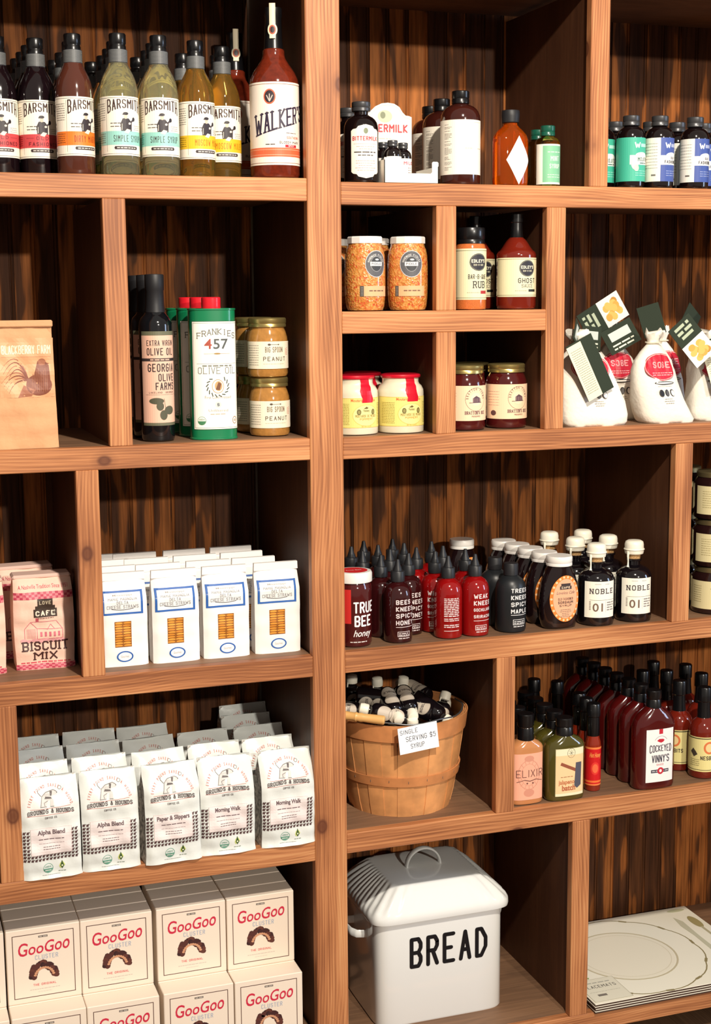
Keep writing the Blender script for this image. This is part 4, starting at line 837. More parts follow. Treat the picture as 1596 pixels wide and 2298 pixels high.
# ------------------------------------------------------------------ small pigeonholes
def pickle():
    m = bpy.data.materials.new('chopped_relish'); m.use_nodes = True; nt = m.node_tree; b = nt.nodes['Principled BSDF']; N = nt.nodes.new; L = nt.links.new
    tc = N('ShaderNodeTexCoord'); vo = N('ShaderNodeTexVoronoi'); vo.inputs['Scale'].default_value = 300; L(tc.outputs['Object'], vo.inputs['Vector'])
    sp = N('ShaderNodeSeparateColor'); L(vo.outputs['Color'], sp.inputs[0]); cr = ramp(nt, [(0.0, (190, 112, 44)), (0.35, (210, 140, 66)), (0.68, (222, 164, 92)), (0.86, (212, 118, 62)), (1.0, (196, 78, 44))]); L(sp.outputs[0], cr.inputs['Fac'])
    L(cr.outputs['Color'], b.inputs['Base Color']); b.inputs['Roughness'].default_value = 0.25; b.inputs['Coat Weight'].default_value = 1; b.inputs['Coat Roughness'].default_value = 0.02
    bp = N('ShaderNodeBump'); bp.inputs['Strength'].default_value = 0.5; bp.inputs['Distance'].default_value = 0.002; L(vo.outputs['Distance'], bp.inputs['Height']); L(bp.outputs['Normal'], b.inputs['Normal'])
    t = thing('relish_jar', 'jar of chopped orange relish beside the pigeonhole upright', 'jar', (0.2005, 0.046, ZS), 0, 'orange relish jars')
    lathe('jar_body', [(0.026, 0), (0.0315, 0.002), (0.0340, 0.008), (0.0355, 0.025), (0.0362, 0.045), (0.0362, 0.080), (0.0352, 0.097), (0.0330, 0.108), (0.0305, 0.113), (0.0295, 0.120)], m, t)
    loft('lid', [(0.0305, 0.0305, 0.1175, 2), (0.0316, 0.0316, 0.118, 2), (0.0316, 0.0316, 0.128, 2), (0.0300, 0.0300, 0.1300, 2), (0.015, 0.015, 0.1301, 2)], LIDW, t, 12, 20)
    a = Art(); c = (92, 92, 96); a.ell(0, 0.082, 0.0212, 0.0235, (200, 200, 200), 0); a.ell(0, 0.082, 0.0200, 0.0222, c, 1); a.arctext('HANDMADE PICKLES', 0, 0.082, 0.0135, 0.0038, (220, 220, 216), 170, 10, 2, 0.02); a.ell(0, 0.082, 0.0115, 0.0135, (150, 150, 152), 2)
    a.ell(0, 0.082, 0.0105, 0.0125, (60, 62, 66), 3); a.rect(-0.0120, 0.0785, 0.0120, 0.0855, (226, 226, 226), 4); a.stroke('PICKLE', 0, 0.0802, 0.0038, 0.019, (90, 90, 96), 0.2, l=5); a.ell(0.001, 0.0895, 0.004, 0.0016, (210, 214, 210), 4, 10)
    a.rect(-0.0235, 0.026, 0.027, 0.044, (236, 176, 130), 0); a.rect(-0.0305, 0.026, -0.0235, 0.044, (84, 80, 76), 0); a.micro(-0.014, 0.018, 0.0345, 1, 0.002, 0.0022, (120, 90, 70), 1, 4)
    for i in range(6): a.rect(-0.0285, 0.028 + i * 0.0026, -0.0250, 0.0286 + i * 0.0026, (170, 164, 156), 1)
    lb = a.build('label', cyl(0.0366, radians(-10)), t, 0.004)
    dup(t, (0.1205, 0.048, ZS), radians(24), 'jar of chopped orange relish beside the centre post')
    dup(t, (0.163, 0.130, ZS), 0, 'relish jar glimpsed between the two front jars'); dup(t, (0.0995, 0.172, ZS), 0, 'relish jar hidden at the back beside the centre post')
pickle()
CRM = (234, 226, 186)
t = thing('spice_rub_shaker', 'clear shaker of orange barbecue rub with a black lid', 'jar', (0.3200, 0.040, ZS))
lathe('jar_body', [(0.024, 0), (0.0278, 0.002), (0.0285, 0.006), (0.0285, 0.106), (0.0272, 0.112), (0.0255, 0.117), (0.0255, 0.122)], body_mat('orange_rub', (200, 108, 54), var=0.1, bscale=600), t)
lathe('lid', [(0.0255, 0.1175), (0.0262, 0.118), (0.0262, 0.124), (0.0254, 0.1255), (0.0262, 0.127), (0.0262, 0.144), (0.0250, 0.1465), (0.012, 0.147)], CAPB, t, 36)
a = Art(); a.rect(-0.048, 0, 0.048, 0.0905, CRM, 0); a.rect(-0.048, 0.003, 0.048, 0.0038, (110, 110, 80), 1); a.rect(-0.048, 0.0865, 0.048, 0.0873, (110, 110, 80), 1); K = (46, 44, 50)
def edley(a, x, y, s=1.0):
    a.ell(x, y, 0.0175 * s, 0.0155 * s, K, 1); a.arc(x, y, 0.0165 * s, 0.0145 * s, 0.0006, (150, 150, 130), 2); a.stroke("EDLEY'S", x, y - 0.001 * s, 0.0060 * s, 0.028 * s, (236, 232, 206), 0.2, gap=0.16, l=3); a.stroke('BAR-B-QUE', x, y - 0.0065 * s, 0.0032 * s, 0.020 * s, (210, 206, 180), 0.18, l=3)
edley(a, 0.004, 0.0665); a.stroke('BAR-B-QUE', 0.003, 0.0365, 0.0085, 0.038, K, 0.13, gap=0.25); a.stroke('RUB', 0.006, 0.0205, 0.0125, 0.026, K, 0.13, slab=True); a.rect(0.008, 0.0105, 0.024, 0.0160, (176, 44, 48), 1); a.micro(-0.018, 0.006, 0.012, 1, 0.002, 0.001, (160, 156, 130), 1, 4)
o = a.build('label', cyl(0.0287, radians(0)), t, 0.004); o.location = (0, 0, 0.0185)
t = thing('hot_sauce_bottle', 'round-shouldered red ghost sauce bottle with long black neck', 'bottle', (0.4125, 0.043, ZS), 0, 'ghost sauce bottles')
M_RS = body_mat('red_sauce', (112, 30, 18))
lathe('bottle_body', [(0.029, 0), (0.0345, 0.002), (0.0362, 0.008), (0.0362, 0.096), (0.0362, 0.099), (0.0340, 0.104), (0.0300, 0.107), (0.0255, 0.113), (0.0205, 0.121), (0.0165, 0.126), (0.0120, 0.130), (0.0110, 0.14)], M_RS, t)
lathe('cap', [(0.0120, 0.129), (0.0124, 0.130), (0.0108, 0.145), (0.0104, 0.156), (0.0115, 0.1575), (0.0115, 0.171), (0.0105, 0.1724), (0.005, 0.1726)], CAPB, t, 28)
a = Art(); a.rect(-0.060, 0, 0.060, 0.070, CRM, 0); a.rect(-0.060, 0.0025, 0.060, 0.0032, (110, 110, 80), 1); a.rect(-0.060, 0.0668, 0.060, 0.0675, (110, 110, 80), 1); edley(a, 0.006, 0.051, 0.95)
a.stroke('GHOST', 0.006, 0.0245, 0.0090, 0.037, K, 0.15, gap=0.35); a.stroke('SAUCE', 0.006, 0.0165, 0.0062, 0.024, (90, 86, 84), 0.11, slab=True); a.rect(0.008, 0.009, 0.026, 0.0135, (44, 48, 40), 1); a.micro(-0.018, 0.005, 0.0105, 1, 0.002, 0.001, (160, 156, 130), 1, 4)
o = a.build('label', cyl(0.0364, radians(0)), t, 0.004); o.location = (0, 0, 0.023)
dup(t, (0.368, 0.127, ZS), 0, 'shadowed ghost sauce bottle behind the rub shaker and front bottle')
def mustard():
    t = thing('mustard_crock', 'cream stoneware mustard crock with red wax lid, nearer the upright', 'jar', (0.1950, 0.070, ZR2), 0, 'red-topped mustard crocks')
    lathe('crock', [(0.036, 0), (0.0415, 0.0015), (0.0425, 0.004), (0.0425, 0.072), (0.0418, 0.078), (0.0385, 0.0845), (0.0342, 0.0885), (0.0330, 0.092), (0.0335, 0.098), (0.0345, 0.101)], mat('stoneware', (232, 222, 196), 0.25, coat=0.5), t)
    RX = mat('red_wax', (200, 22, 44), 0.3, coat=0.4)
    lathe('lid', [(0.0335, 0.0985), (0.0362, 0.1), (0.0368, 0.103), (0.0355, 0.1055), (0.030, 0.1067), (0.01, 0.1068)], RX, t, 36)
    a = Art(); c = (204, 24, 46)
    for i in range(6): x = 0.002 * sin(i * 1.5); a.poly([(x - 0.0095, 0.1 - i * 0.007), (x + 0.0095, 0.1 - i * 0.007), (0.002 * sin(i * 1.5 + 1.5) + 0.0095, 0.1 - (i + 1) * 0.007), (0.002 * sin(i * 1.5 + 1.5) - 0.0095, 0.1 - (i + 1) * 0.007)], c, 0)
    prof = [(0.0430, 0.056), (0.0430, 0.072), (0.0424, 0.079), (0.0392, 0.0855), (0.0350, 0.0895), (0.0338, 0.093), (0.0345, 0.1)]
    def mp(u, v_, h):
        for i in range(len(prof) - 1):
            if prof[i][1] <= v_ <= prof[i + 1][1]: k = (v_ - prof[i][1]) / (prof[i + 1][1] - prof[i][1]); r = prof[i][0] + k * (prof[i + 1][0] - prof[i][0]); break
        else: r = prof[0][0]
        an = radians(10) + u / 0.036; return ((r + h) * sin(an), -(r + h) * cos(an), v_)
    a.P = [(p, c_, l) for p, c_, l in a.P]; a.build('wax_strip', mp, t, 0.004, 0.003, rough=0.3)
    a = Art(); Y = (236, 222, 130); a.rect(-0.058, 0, 0.058, 0.053, Y, 0); a.frame(-0.058, 0, 0.058, 0.053, 0.0008, (220, 190, 90), 1)
    a.text('Moutarde de Meaux', 0.008, 0.0465, 0.005, (216, 110, 60), 0.050, bold=0.02, l=1); a.ell(0.012, 0.022, 0.0265, 0.0195, (214, 196, 100), 1); a.ell(0.012, 0.022, 0.0255, 0.0185, (240, 228, 150), 2)
    for s in (-1, 1): a.ell(0.012 + s * 0.0145, 0.028, 0.0040, 0.0052, (100, 92, 50), 3, 14); a.ell(0.012 + s * 0.0145, 0.028, 0.0025, 0.0035, (150, 140, 80), 4, 12)
    a.poly([(0.006, 0.034), (0.012, 0.0375), (0.016, 0.035), (0.013, 0.0335)], (100, 84, 40), 3); a.text('Pommery', 0.012, 0.0285, 0.004, (80, 70, 40), 0.012, bold=0.02, l=3); a.stroke('MOUTARDE DE MEAUX', 0.012, 0.0185, 0.0048, 0.042, (140, 110, 40), 0.17, l=3); a.stroke('POMMERY', 0.012, 0.0135, 0.0038, 0.026, (226, 130, 50), 0.17, l=3)
    a.micro(-0.048, -0.020, 0.042, 14, 0.0028, 0.0009, (150, 130, 60), 1, 3); a.micro(0.040, 0.056, 0.042, 14, 0.0028, 0.0009, (150, 130, 60), 1, 4); a.text('NET WT 17.6 OZ', 0.012, 0.001, 0.003, (220, 130, 60), 0.02, l=1)
    o = a.build('label', cyl(0.0427, radians(-8)), t, 0.004); o.location = (0, 0, 0.0135)
    dup(t, (0.1072, 0.072, ZR2), radians(3), 'cream stoneware mustard crock with red wax lid beside the centre post'); dup(t, (0.151, 0.158, ZR2), radians(2), 'mustard crock behind, between the two front ones')
mustard()
def jam():
    t = thing('jam_jar', 'dark red preserve jar with peach label and gold lid, nearer the wide upright', 'jar', (0.4090, 0.075, ZR2), 0, 'dark red preserve jars')
    lathe('jar_body', [(0.031, 0), (0.0365, 0.002), (0.0388, 0.007), (0.0375, 0.016), (0.0388, 0.020), (0.0388, 0.080), (0.0375, 0.090), (0.034, 0.099), (0.0315, 0.103), (0.0315, 0.108)], body_mat('dark_red_jam', (74, 18, 18)), t)
    lathe('lid', [(0.033, 0.1035), (0.0345, 0.104), (0.0345, 0.109), (0.0338, 0.1105), (0.0347, 0.112), (0.0347, 0.1175), (0.033, 0.1195), (0.02, 0.1199), (0.006, 0.1197)], GOLD, t, 36)
    a = Art(); a.rect(-0.062, 0, 0.062, 0.064, (250, 214, 178), 0); K = (110, 74, 74); a.arctext('BRATTON FARMS', 0.008, 0.040, 0.0155, 0.0045, K, 185, -5, 1, 0.02); a.arc(0.008, 0.039, 0.0215, 0.0215, 0.0006, K, 1); a.ell(0.008, 0.039, 0.0120, 0.0120, (250, 222, 190), 1)
    a.poly([(0.001, 0.0335), (0.001, 0.041), (0.008, 0.0455), (0.017, 0.041), (0.018, 0.0335)], (92, 70, 80), 2)
    for i in range(4): a.line(0.003 + i * 0.004, 0.034, 0.003 + i * 0.004, 0.041, 0.0007, (200, 160, 150), 3)
    a.line(-0.006, 0.0330, 0.020, 0.0330, 0.001, (92, 70, 80), 2); a.stroke("BRATTON'S BEE", 0.008, 0.0115, 0.0060, 0.044, (96, 60, 70), 0.2, slab=True, gap=0.2); a.stroke('PRESERVES', 0.008, 0.0065, 0.0028, 0.018, (120, 80, 80), 0.2)
    a.ell(-0.042, 0.011, 0.006, 0.005, (90, 60, 60), 1); a.micro(-0.055, -0.03, 0.05, 6, 0.005, 0.001, (200, 160, 140), 1, 3)
    o = a.build('label', cyl(0.0390, radians(0)), t, 0.004); o.location = (0, 0, 0.0185)
    dup(t, (0.3215, 0.068, ZR2), radians(-2), 'dark red preserve jar cut by the narrow divider'); dup(t, (0.366, 0.142, ZR2), 0, 'preserve jar behind, only its gold lid showing')
jam()

# ------------------------------------------------------------------ linen sacks with tags
LIN = mat('white_linen', (244, 238, 224), 0.85, bump=0.3, bscale=120); TAGG = mat('dark_green_card', (40, 50, 36), 0.85)
def sack(lab, loc, rz, hw, lean, belly, h=0.176, seed=1, hd=0.036, printed=True, S=1.0):
    t = thing('mix_sack', lab, 'sack', loc, rz, 'white linen sacks'); R = random.Random(seed); ph = [R.uniform(0, 6.28) for _ in range(6)]
    secs = [(hw * 0.93, hd * 0.9, 0, 4), (hw, hd, 0.006, 4), (hw * 1.02, hd * 1.02, 0.02, 3.2), (hw * 0.97, hd, 0.045, 2.8), (hw * 0.88, hd * 0.95, 0.075, 2.6), (hw * 0.78, hd * 0.88, 0.10, 2.4), (hw * 0.66, hd * 0.78, 0.12, 2.3), (hw * 0.48, hd * 0.6, 0.136, 2.2), (hw * 0.30, hd * 0.42, 0.147, 2), (hw * 0.20, hd * 0.32, 0.153, 2), (hw * 0.24, hd * 0.4, 0.160, 2), (hw * 0.34, hd * 0.52, 0.170, 2), (hw * 0.30, hd * 0.45, h, 2)]
    out = []
    for s in secs:
        z = s[2]; k = z / h; out.append((s[0], s[1], z, s[3], lean * k * k + belly * sin(pi * k), 0.004 * sin(k * 3)))
    def wob(p, k):
        x, y, z = p; an = math.atan2(y, x); kk = z / h; g = 0.0 if kk < 0.35 else min(1, (kk - 0.35) * 2.2)
        cxk = out[k][4]; f_ = 1 + (0.10 * g * sin(an * 9 + ph[0]) + 0.03 * sin(an * 3 + z * 60 + ph[1]) + 0.02 * sin(an * 5 - z * 110 + ph[2]))
        return (cxk + (x - cxk) * f_, y * f_, max(0.0, z + (0.006 * sin(an * 7 + ph[3]) if k == len(out) - 1 else 0)))
    loft('sack_cloth', out, LIN, t, 56, 60, wob)
    zt = 0.1535; k = zt / h; cxn = lean * k * k + belly * sin(pi * k)
    tube('tie_string', [(cxn + hw * 0.27 * cos(a_), hd * 0.40 * sin(a_), zt + 0.0006 * sin(3 * a_)) for a_ in [2 * pi * i / 20 for i in range(20)]], 0.0016, mat('cotton_string', (230, 220, 196), 0.9), t, 6, True)
    if printed:
        a = Art(); RD = (206, 34, 58); a.ell(0.0, 0.108, 0.034 * S, 0.026, RD, 0); a.ell(0, 0.108, 0.0328 * S, 0.0248, (230, 210, 200), 1); a.ell(0, 0.108, 0.0318 * S, 0.0238, RD, 2); a.stroke('SOBE', 0.0, 0.106, 0.012, 0.036 * S, (240, 170, 170), 0.2, l=3)
        a.micro(-0.02, 0.02, 0.096, 2, 0.004, 0.0015, (240, 180, 180), 3, 4)
        a.ell(0.002, 0.0775, 0.0215, 0.0032, (40, 38, 40), 1); a.ell(0.002, 0.0775, 0.0190, 0.0016, (246, 240, 230), 2); a.micro(-0.014, 0.018, 0.071, 1, 0.003, 0.0006, (160, 150, 140), 1, 3)
        for i, cc in enumerate(((40, 38, 40), (90, 86, 84), (244, 240, 232))): a.ell(-0.010 + i * 0.0125, 0.0585, 0.0050, 0.0068, (50, 48, 50), 1, 14); a.ell(-0.010 + i * 0.0125 + 0.0008, 0.0580, 0.0036, 0.0054, cc if i else (30, 28, 30), 2, 14)
        a.micro(-0.012, 0.016, 0.0465, 3, 0.0040, 0.0010, (150, 146, 140), 1, 6, True)
        zs = [o_[2] for o_ in out]
        def mp(u, v_, hh):
            for i in range(len(out) - 1):
                if zs[i] <= v_ <= zs[i + 1]:
                    q = (v_ - zs[i]) / (zs[i + 1] - zs[i]); rx, ry, n, cxk, cyk = [out[i][j] + q * (out[i + 1][j] - out[i][j]) for j in (0, 1, 3, 4, 5)]; break
            x = max(-0.97, min(0.97, u / rx)); y = -ry * (1 - abs(x) ** n) ** (1 / n); an = math.atan2(y, cxk + x * rx)
            kk = v_ / h; g = 0.0 if kk < 0.35 else min(1, (kk - 0.35) * 2.2); an = math.atan2(y, x * rx)
            f_ = 1 + (0.10 * g * sin(an * 9 + ph[0]) + 0.03 * sin(an * 3 + v_ * 60 + ph[1]) + 0.02 * sin(an * 5 - v_ * 110 + ph[2]))
            return (cxk + u * f_, cyk + y * f_ - 0.0020 - hh, v_)
        a.build('printing', mp, t, 0.005, 0.005, lift=0.0003)
    return t
def tag(parent, p, rot, wd, hh, face, fold=None):
    """a folded recipe card hanging from the sack's string: its own thickness, printed front"""
    o = box('hang_tag', -wd / 2, wd / 2, -0.0006, 0.0006, -hh, 0, TAGG, parent, 0, centre=False)
    a = Art()
    if face == 'food':
        a.rect(-wd / 2, -hh, wd / 2, -hh * 0.48, (240, 234, 220), 1); R = random.Random(5)
        for i in range(16): a.ell(R.uniform(-wd * 0.26, wd * 0.26), -hh * R.uniform(0.60, 0.88), wd * 0.14, hh * 0.07, R.choice([(206, 160, 70), (222, 180, 92), (186, 132, 50), (214, 170, 80)]), 2 + i % 3, 10)
        for i in range(3): a.micro(-wd * 0.36, wd * 0.36, -hh * (0.14 + i * 0.11), 1, 0.004, hh * 0.065, (176, 186, 158), 1, 3 + i, True)
    elif face == 'text':
        a.rect(-wd / 2, -hh, wd * 0.05, -hh * 0.03, (232, 226, 196), 1); a.micro(-wd * 0.42, 0, -hh * 0.14, int(hh * 0.8 / 0.0042), 0.0042, 0.0009, (130, 128, 100), 2, 4)
    elif face == 'dark':
        a.rect(-wd * 0.32, -hh * 0.55, wd * 0.34, -hh * 0.2, (196, 204, 196), 1); a.micro(-wd * 0.35, wd * 0.35, -hh * 0.75, 2, 0.007, 0.003, (220, 222, 200), 1, 2)
    if a.P: a.build('card_printing', flat(-0.0006), o)
    o.location = p; o.rotation_euler = rot
    return o
s1 = sack('white linen sack with red oval beside the pigeonholes', (0.5790, 0.052, ZR2), 0, 0.0690, -0.034, -0.004, seed=2, S=1.15)
tag(s1, (-0.052, -0.036, 0.162), (radians(-7), radians(-24), radians(8)), 0.062, 0.112, 'text')
tag(s1, (-0.052, -0.022, 0.184), (radians(-4), radians(-52), radians(50)), 0.046, 0.038, 'dark')
s2 = sack('white linen sack with food photo tag, leaning, frontmost in the middle', (0.7380, 0.052, ZR2), radians(3), 0.0540, -0.030, -0.022, seed=5, S=0.95)
tag(s2, (-0.008, -0.046, 0.192), (radians(-12), radians(-38), 0), 0.056, 0.090, 'food')
s3 = sack('shaded linen sack standing behind, between the two front ones', (0.6750, 0.150, ZR2), radians(-6), 0.0540, -0.006, 0.006, h=0.186, seed=9)
tag(s3, (-0.012, -0.034, 0.186), (radians(-10), radians(-28), radians(-6)), 0.066, 0.050, 'dark')
tag(s3, (-0.058, -0.032, 0.184), (radians(-6), radians(6), radians(6)), 0.042, 0.046, 'dark')
tag(s3, (-0.070, -0.016, 0.180), (radians(-6), radians(-122), radians(4)), 0.056, 0.094, 'food')
s4 = sack('linen sack cut off by the right edge of the photo', (0.8580, 0.062, ZR2), radians(-10), 0.0540, -0.020, -0.008, h=0.172, seed=14)
tag(s4, (-0.030, -0.040, 0.160), (radians(-8), radians(-16), radians(-14)), 0.050, 0.105, 'text')
tag(s4, (0.010, -0.026, 0.190), (radians(4), radians(-130), 0), 0.056, 0.090, 'food')
s5 = sack('linen sack at the back with a dark tag sticking up', (0.795, 0.160, ZR2), radians(8), 0.0480, -0.008, 0.0, h=0.178, seed=17)
tag(s5, (-0.028, -0.010, 0.164), (radians(6), radians(-196), radians(-20)), 0.046, 0.062, 'plain')
tag(s5, (0.034, -0.018, 0.160), (radians(6), radians(-140), radians(10)), 0.046, 0.070, 'plain')

# ------------------------------------------------------------------ third shelf right: honeys, syrups
def squeeze(kind, bm, lab, loc):
    t = thing('squeeze_bottle', lab, 'bottle', loc, 0, 'cone-topped honey and chili squeeze bottles'); r = 0.0268
    lathe('bottle_body', [(r * 0.8, 0), (r * 0.96, 0.002), (r, 0.007), (r, 0.084)] + [(0.0125 + (r - 0.0125) * cos(k * pi / 12), 0.084 + 0.025 * sin(k * pi / 12)) for k in range(1, 6)] + [(0.0118, 0.111), (0.0118, 0.118)], bm, t, 32)
    lathe('cone_cap', [(0.0126, 0.1125), (0.0132, 0.113), (0.0132, 0.1305), (0.0122, 0.132), (0.0085, 0.1325), (0.0075, 0.137), (0.0052, 0.143), (0.0038, 0.150), (0.0030, 0.1533), (0.0015, 0.1535)], CAPC, t, 24)
    a = Art(); c = (226, 214, 214); wd = 0.0275
    if kind == 'back':
        a.micro(-0.016, 0.014, 0.076, 11, 0.0033, 0.0017, c, 1, 4); a.micro(-0.016, 0.014, 0.038, 2, 0.0035, 0.0017, c, 1, 5); a.micro(-0.016, 0.014, 0.026, 2, 0.0035, 0.0017, c, 1, 6); a.rect(-0.016, 0.0155, 0.014, 0.0165, c, 1)
    else:
        ls = {'bees': ['BEES', 'KNEES', 'SPICY', 'HONEY'], 'weak': ['WEAK', 'KNEES', 'GOCHUJANG', 'SRIRACHA'], 'trees': ['TREES', 'KNEES', 'SPICY', 'MAPLE']}[kind]
        for i, s in enumerate(ls):
            hh = 0.0088 if len(s) < 6 else 0.0062; a.stroke(s, -0.013, 0.073 - i * 0.0128 + (0.0088 - hh) / 2, hh, 0.0075 * len(s) if len(s) < 6 else 0.039, c, 0.2, al='l', gap=0.25)
        a.rect(-0.013, 0.0305, 0.024, 0.0315, c, 1); a.frame(-0.010, 0.0130, 0.015, 0.0225, 0.0009, c, 1); a.micro(-0.008, 0.013, 0.0180, 2, 0.0032, 0.0015, c, 1, 8); a.micro(-0.008, 0.014, 0.0090, 1, 0.002, 0.0016, c, 1, 9)
    a.build('lettering', cyl(r + 0.0001, radians(-4 if kind == 'back' else 0)), t, 0.003)
    return t
M_HON = body_mat('dark_honey', (50, 12, 14)); M_CH = body_mat('red_chili', (140, 12, 14))
sq = [(0.1822, 0.0532), (0.1499, 0.1571), (0.1459, 0.2115), (0.1893, 0.2628), (0.1683, 0.1059), (0.2003, 0.2095), (0.2509, 0.2647), (0.2051, 0.1552), (0.2548, 0.2104), (0.2228, 0.1037), (0.2596, 0.1561), (0.3119, 0.2084), (0.2773, 0.1046), (0.314, 0.1539), (0.2816, 0.0503), (0.3405, 0.1063), (0.3361, 0.05)]
honey = squeeze('bees', M_HON, 'dark honey squeeze bottle with white lettering, frontmost', (sq[0][0], sq[0][1], ZR3))
red2 = squeeze('weak', M_CH, 'red chili squeeze bottle beside the matte black bottle', (sq[16][0], sq[16][1], ZR3))
red1 = squeeze('back', M_CH, 'red chili squeeze bottle showing its block of small print', (sq[14][0], sq[14][1], ZR3))
nm = {4: 'behind the lidded honey jar, next to the front honey bottle', 9: 'just behind the front honey bottle, its lettering half showing', 1: 'in the third row, behind the lidded honey jar', 7: 'in the third row, behind the front honey bottle', 2: 'in the fourth row, nearest the centre post', 5: 'in the fourth row, second from the centre post', 8: 'in the fourth row, third from the centre post', 3: 'against the back, nearer the centre post', 6: 'against the back, farther from the centre post'}
for i, d in nm.items(): dup(honey, (sq[i][0], sq[i][1], ZR3), radians({4: 38, 9: 0}.get(i, 10)), 'dark honey squeeze bottle ' + d)
nm = {12: 'just behind the one with small print', 10: 'in the third row beside the honey bottles', 13: 'in the third row behind the front red bottles', 11: 'in the back row in front of the lidded jar', 15: 'just behind the one next to the black bottle'}
for i, d in nm.items(): dup(red2, (sq[i][0], sq[i][1], ZR3), radians(-25), 'red chili squeeze bottle ' + d)
t = thing('syrup_bottle', 'matte black squeeze bottle with white maple lettering, in front', 'bottle', (0.4125, 0.055, ZR3), 0, 'matte black bottles')
MB_ = mat('matte_black_plastic', (30, 33, 36), 0.38)
lathe('bottle_body', [(0.024, 0), (0.028, 0.002), (0.0294, 0.007), (0.0294, 0.078)] + [(0.0125 + 0.0169 * cos(k * pi / 12), 0.078 + 0.027 * sin(k * pi / 12)) for k in range(1, 6)] + [(0.012, 0.108), (0.012, 0.112)], MB_, t, 36)
lathe('cap', [(0.0130, 0.1075), (0.0140, 0.108), (0.0138, 0.1285), (0.0128, 0.1305), (0.006, 0.1308)], CAPM, t, 28)
a = Art(); c = (226, 226, 226)
for i, s in enumerate(['TREES', 'KNEES', 'SPICY', 'MAPLE']): a.stroke(s, -0.013, 0.0775 - i * 0.0132, 0.0085, 0.037, c, 0.2, al='l', gap=0.25)
a.rect(-0.013, 0.0345, 0.024, 0.0355, c, 1); a.frame(-0.009, 0.016, 0.018, 0.0265, 0.0009, c, 1); a.micro(-0.007, 0.016, 0.0215, 2, 0.0034, 0.0016, c, 1, 8); a.micro(-0.008, 0.016, 0.012, 1, 0.002, 0.0016, c, 1, 9)
a.build('lettering', cyl(0.0295, radians(2)), t, 0.003)
dup(t, (0.4085, 0.119, ZR3), radians(30), 'matte black squeeze bottle just behind the front one')
# round honey jar beside the post
t = thing('honey_jar', 'dark honey jar with white and red lid beside the centre post', 'jar', (0.0975, 0.058, ZR3))
lathe('jar_body', [(0.027, 0), (0.0315, 0.002), (0.0335, 0.007), (0.0335, 0.106), (0.0325, 0.113), (0.030, 0.117), (0.030, 0.125)], body_mat('red_brown_honey', (74, 20, 20)), t)
lathe('lid', [(0.0325, 0.1185), (0.0342, 0.119), (0.0342, 0.134), (0.0325, 0.1375), (0.029, 0.138), (0.01, 0.1379)], LIDW, t, 36)
a = Art(); a.ell(0, 0, 0.026, 0.026, (206, 36, 40), 0); a.text('True Bee', 0, -0.003, 0.006, WHITE, 0.03, l=1); o = a.build('lid_sticker', lambda u, v_, h: (u, v_, 0.1381 + h), t, None)
a = Art(); a.stroke('TRUE', -0.013, 0.064, 0.021, 0.046, (244, 240, 240), 0.24, al='l', gap=0.15); a.stroke('BEE', -0.011, 0.039, 0.021, 0.036, (244, 240, 240), 0.24, al='l', gap=0.15); a.text('honey', -0.013, 0.021, 0.012, (244, 236, 232), 0.036, al='l', bold=0.01, shear=0.3); a.micro(-0.019, 0.014, 0.010, 1, 0.002, 0.0016, (230, 224, 220), 1, 3)
a.rect(-0.032, 0.045, -0.017, 0.108, (206, 44, 40), 0)
a.build('lettering', cyl(0.0337, radians(2)), t, 0.004)
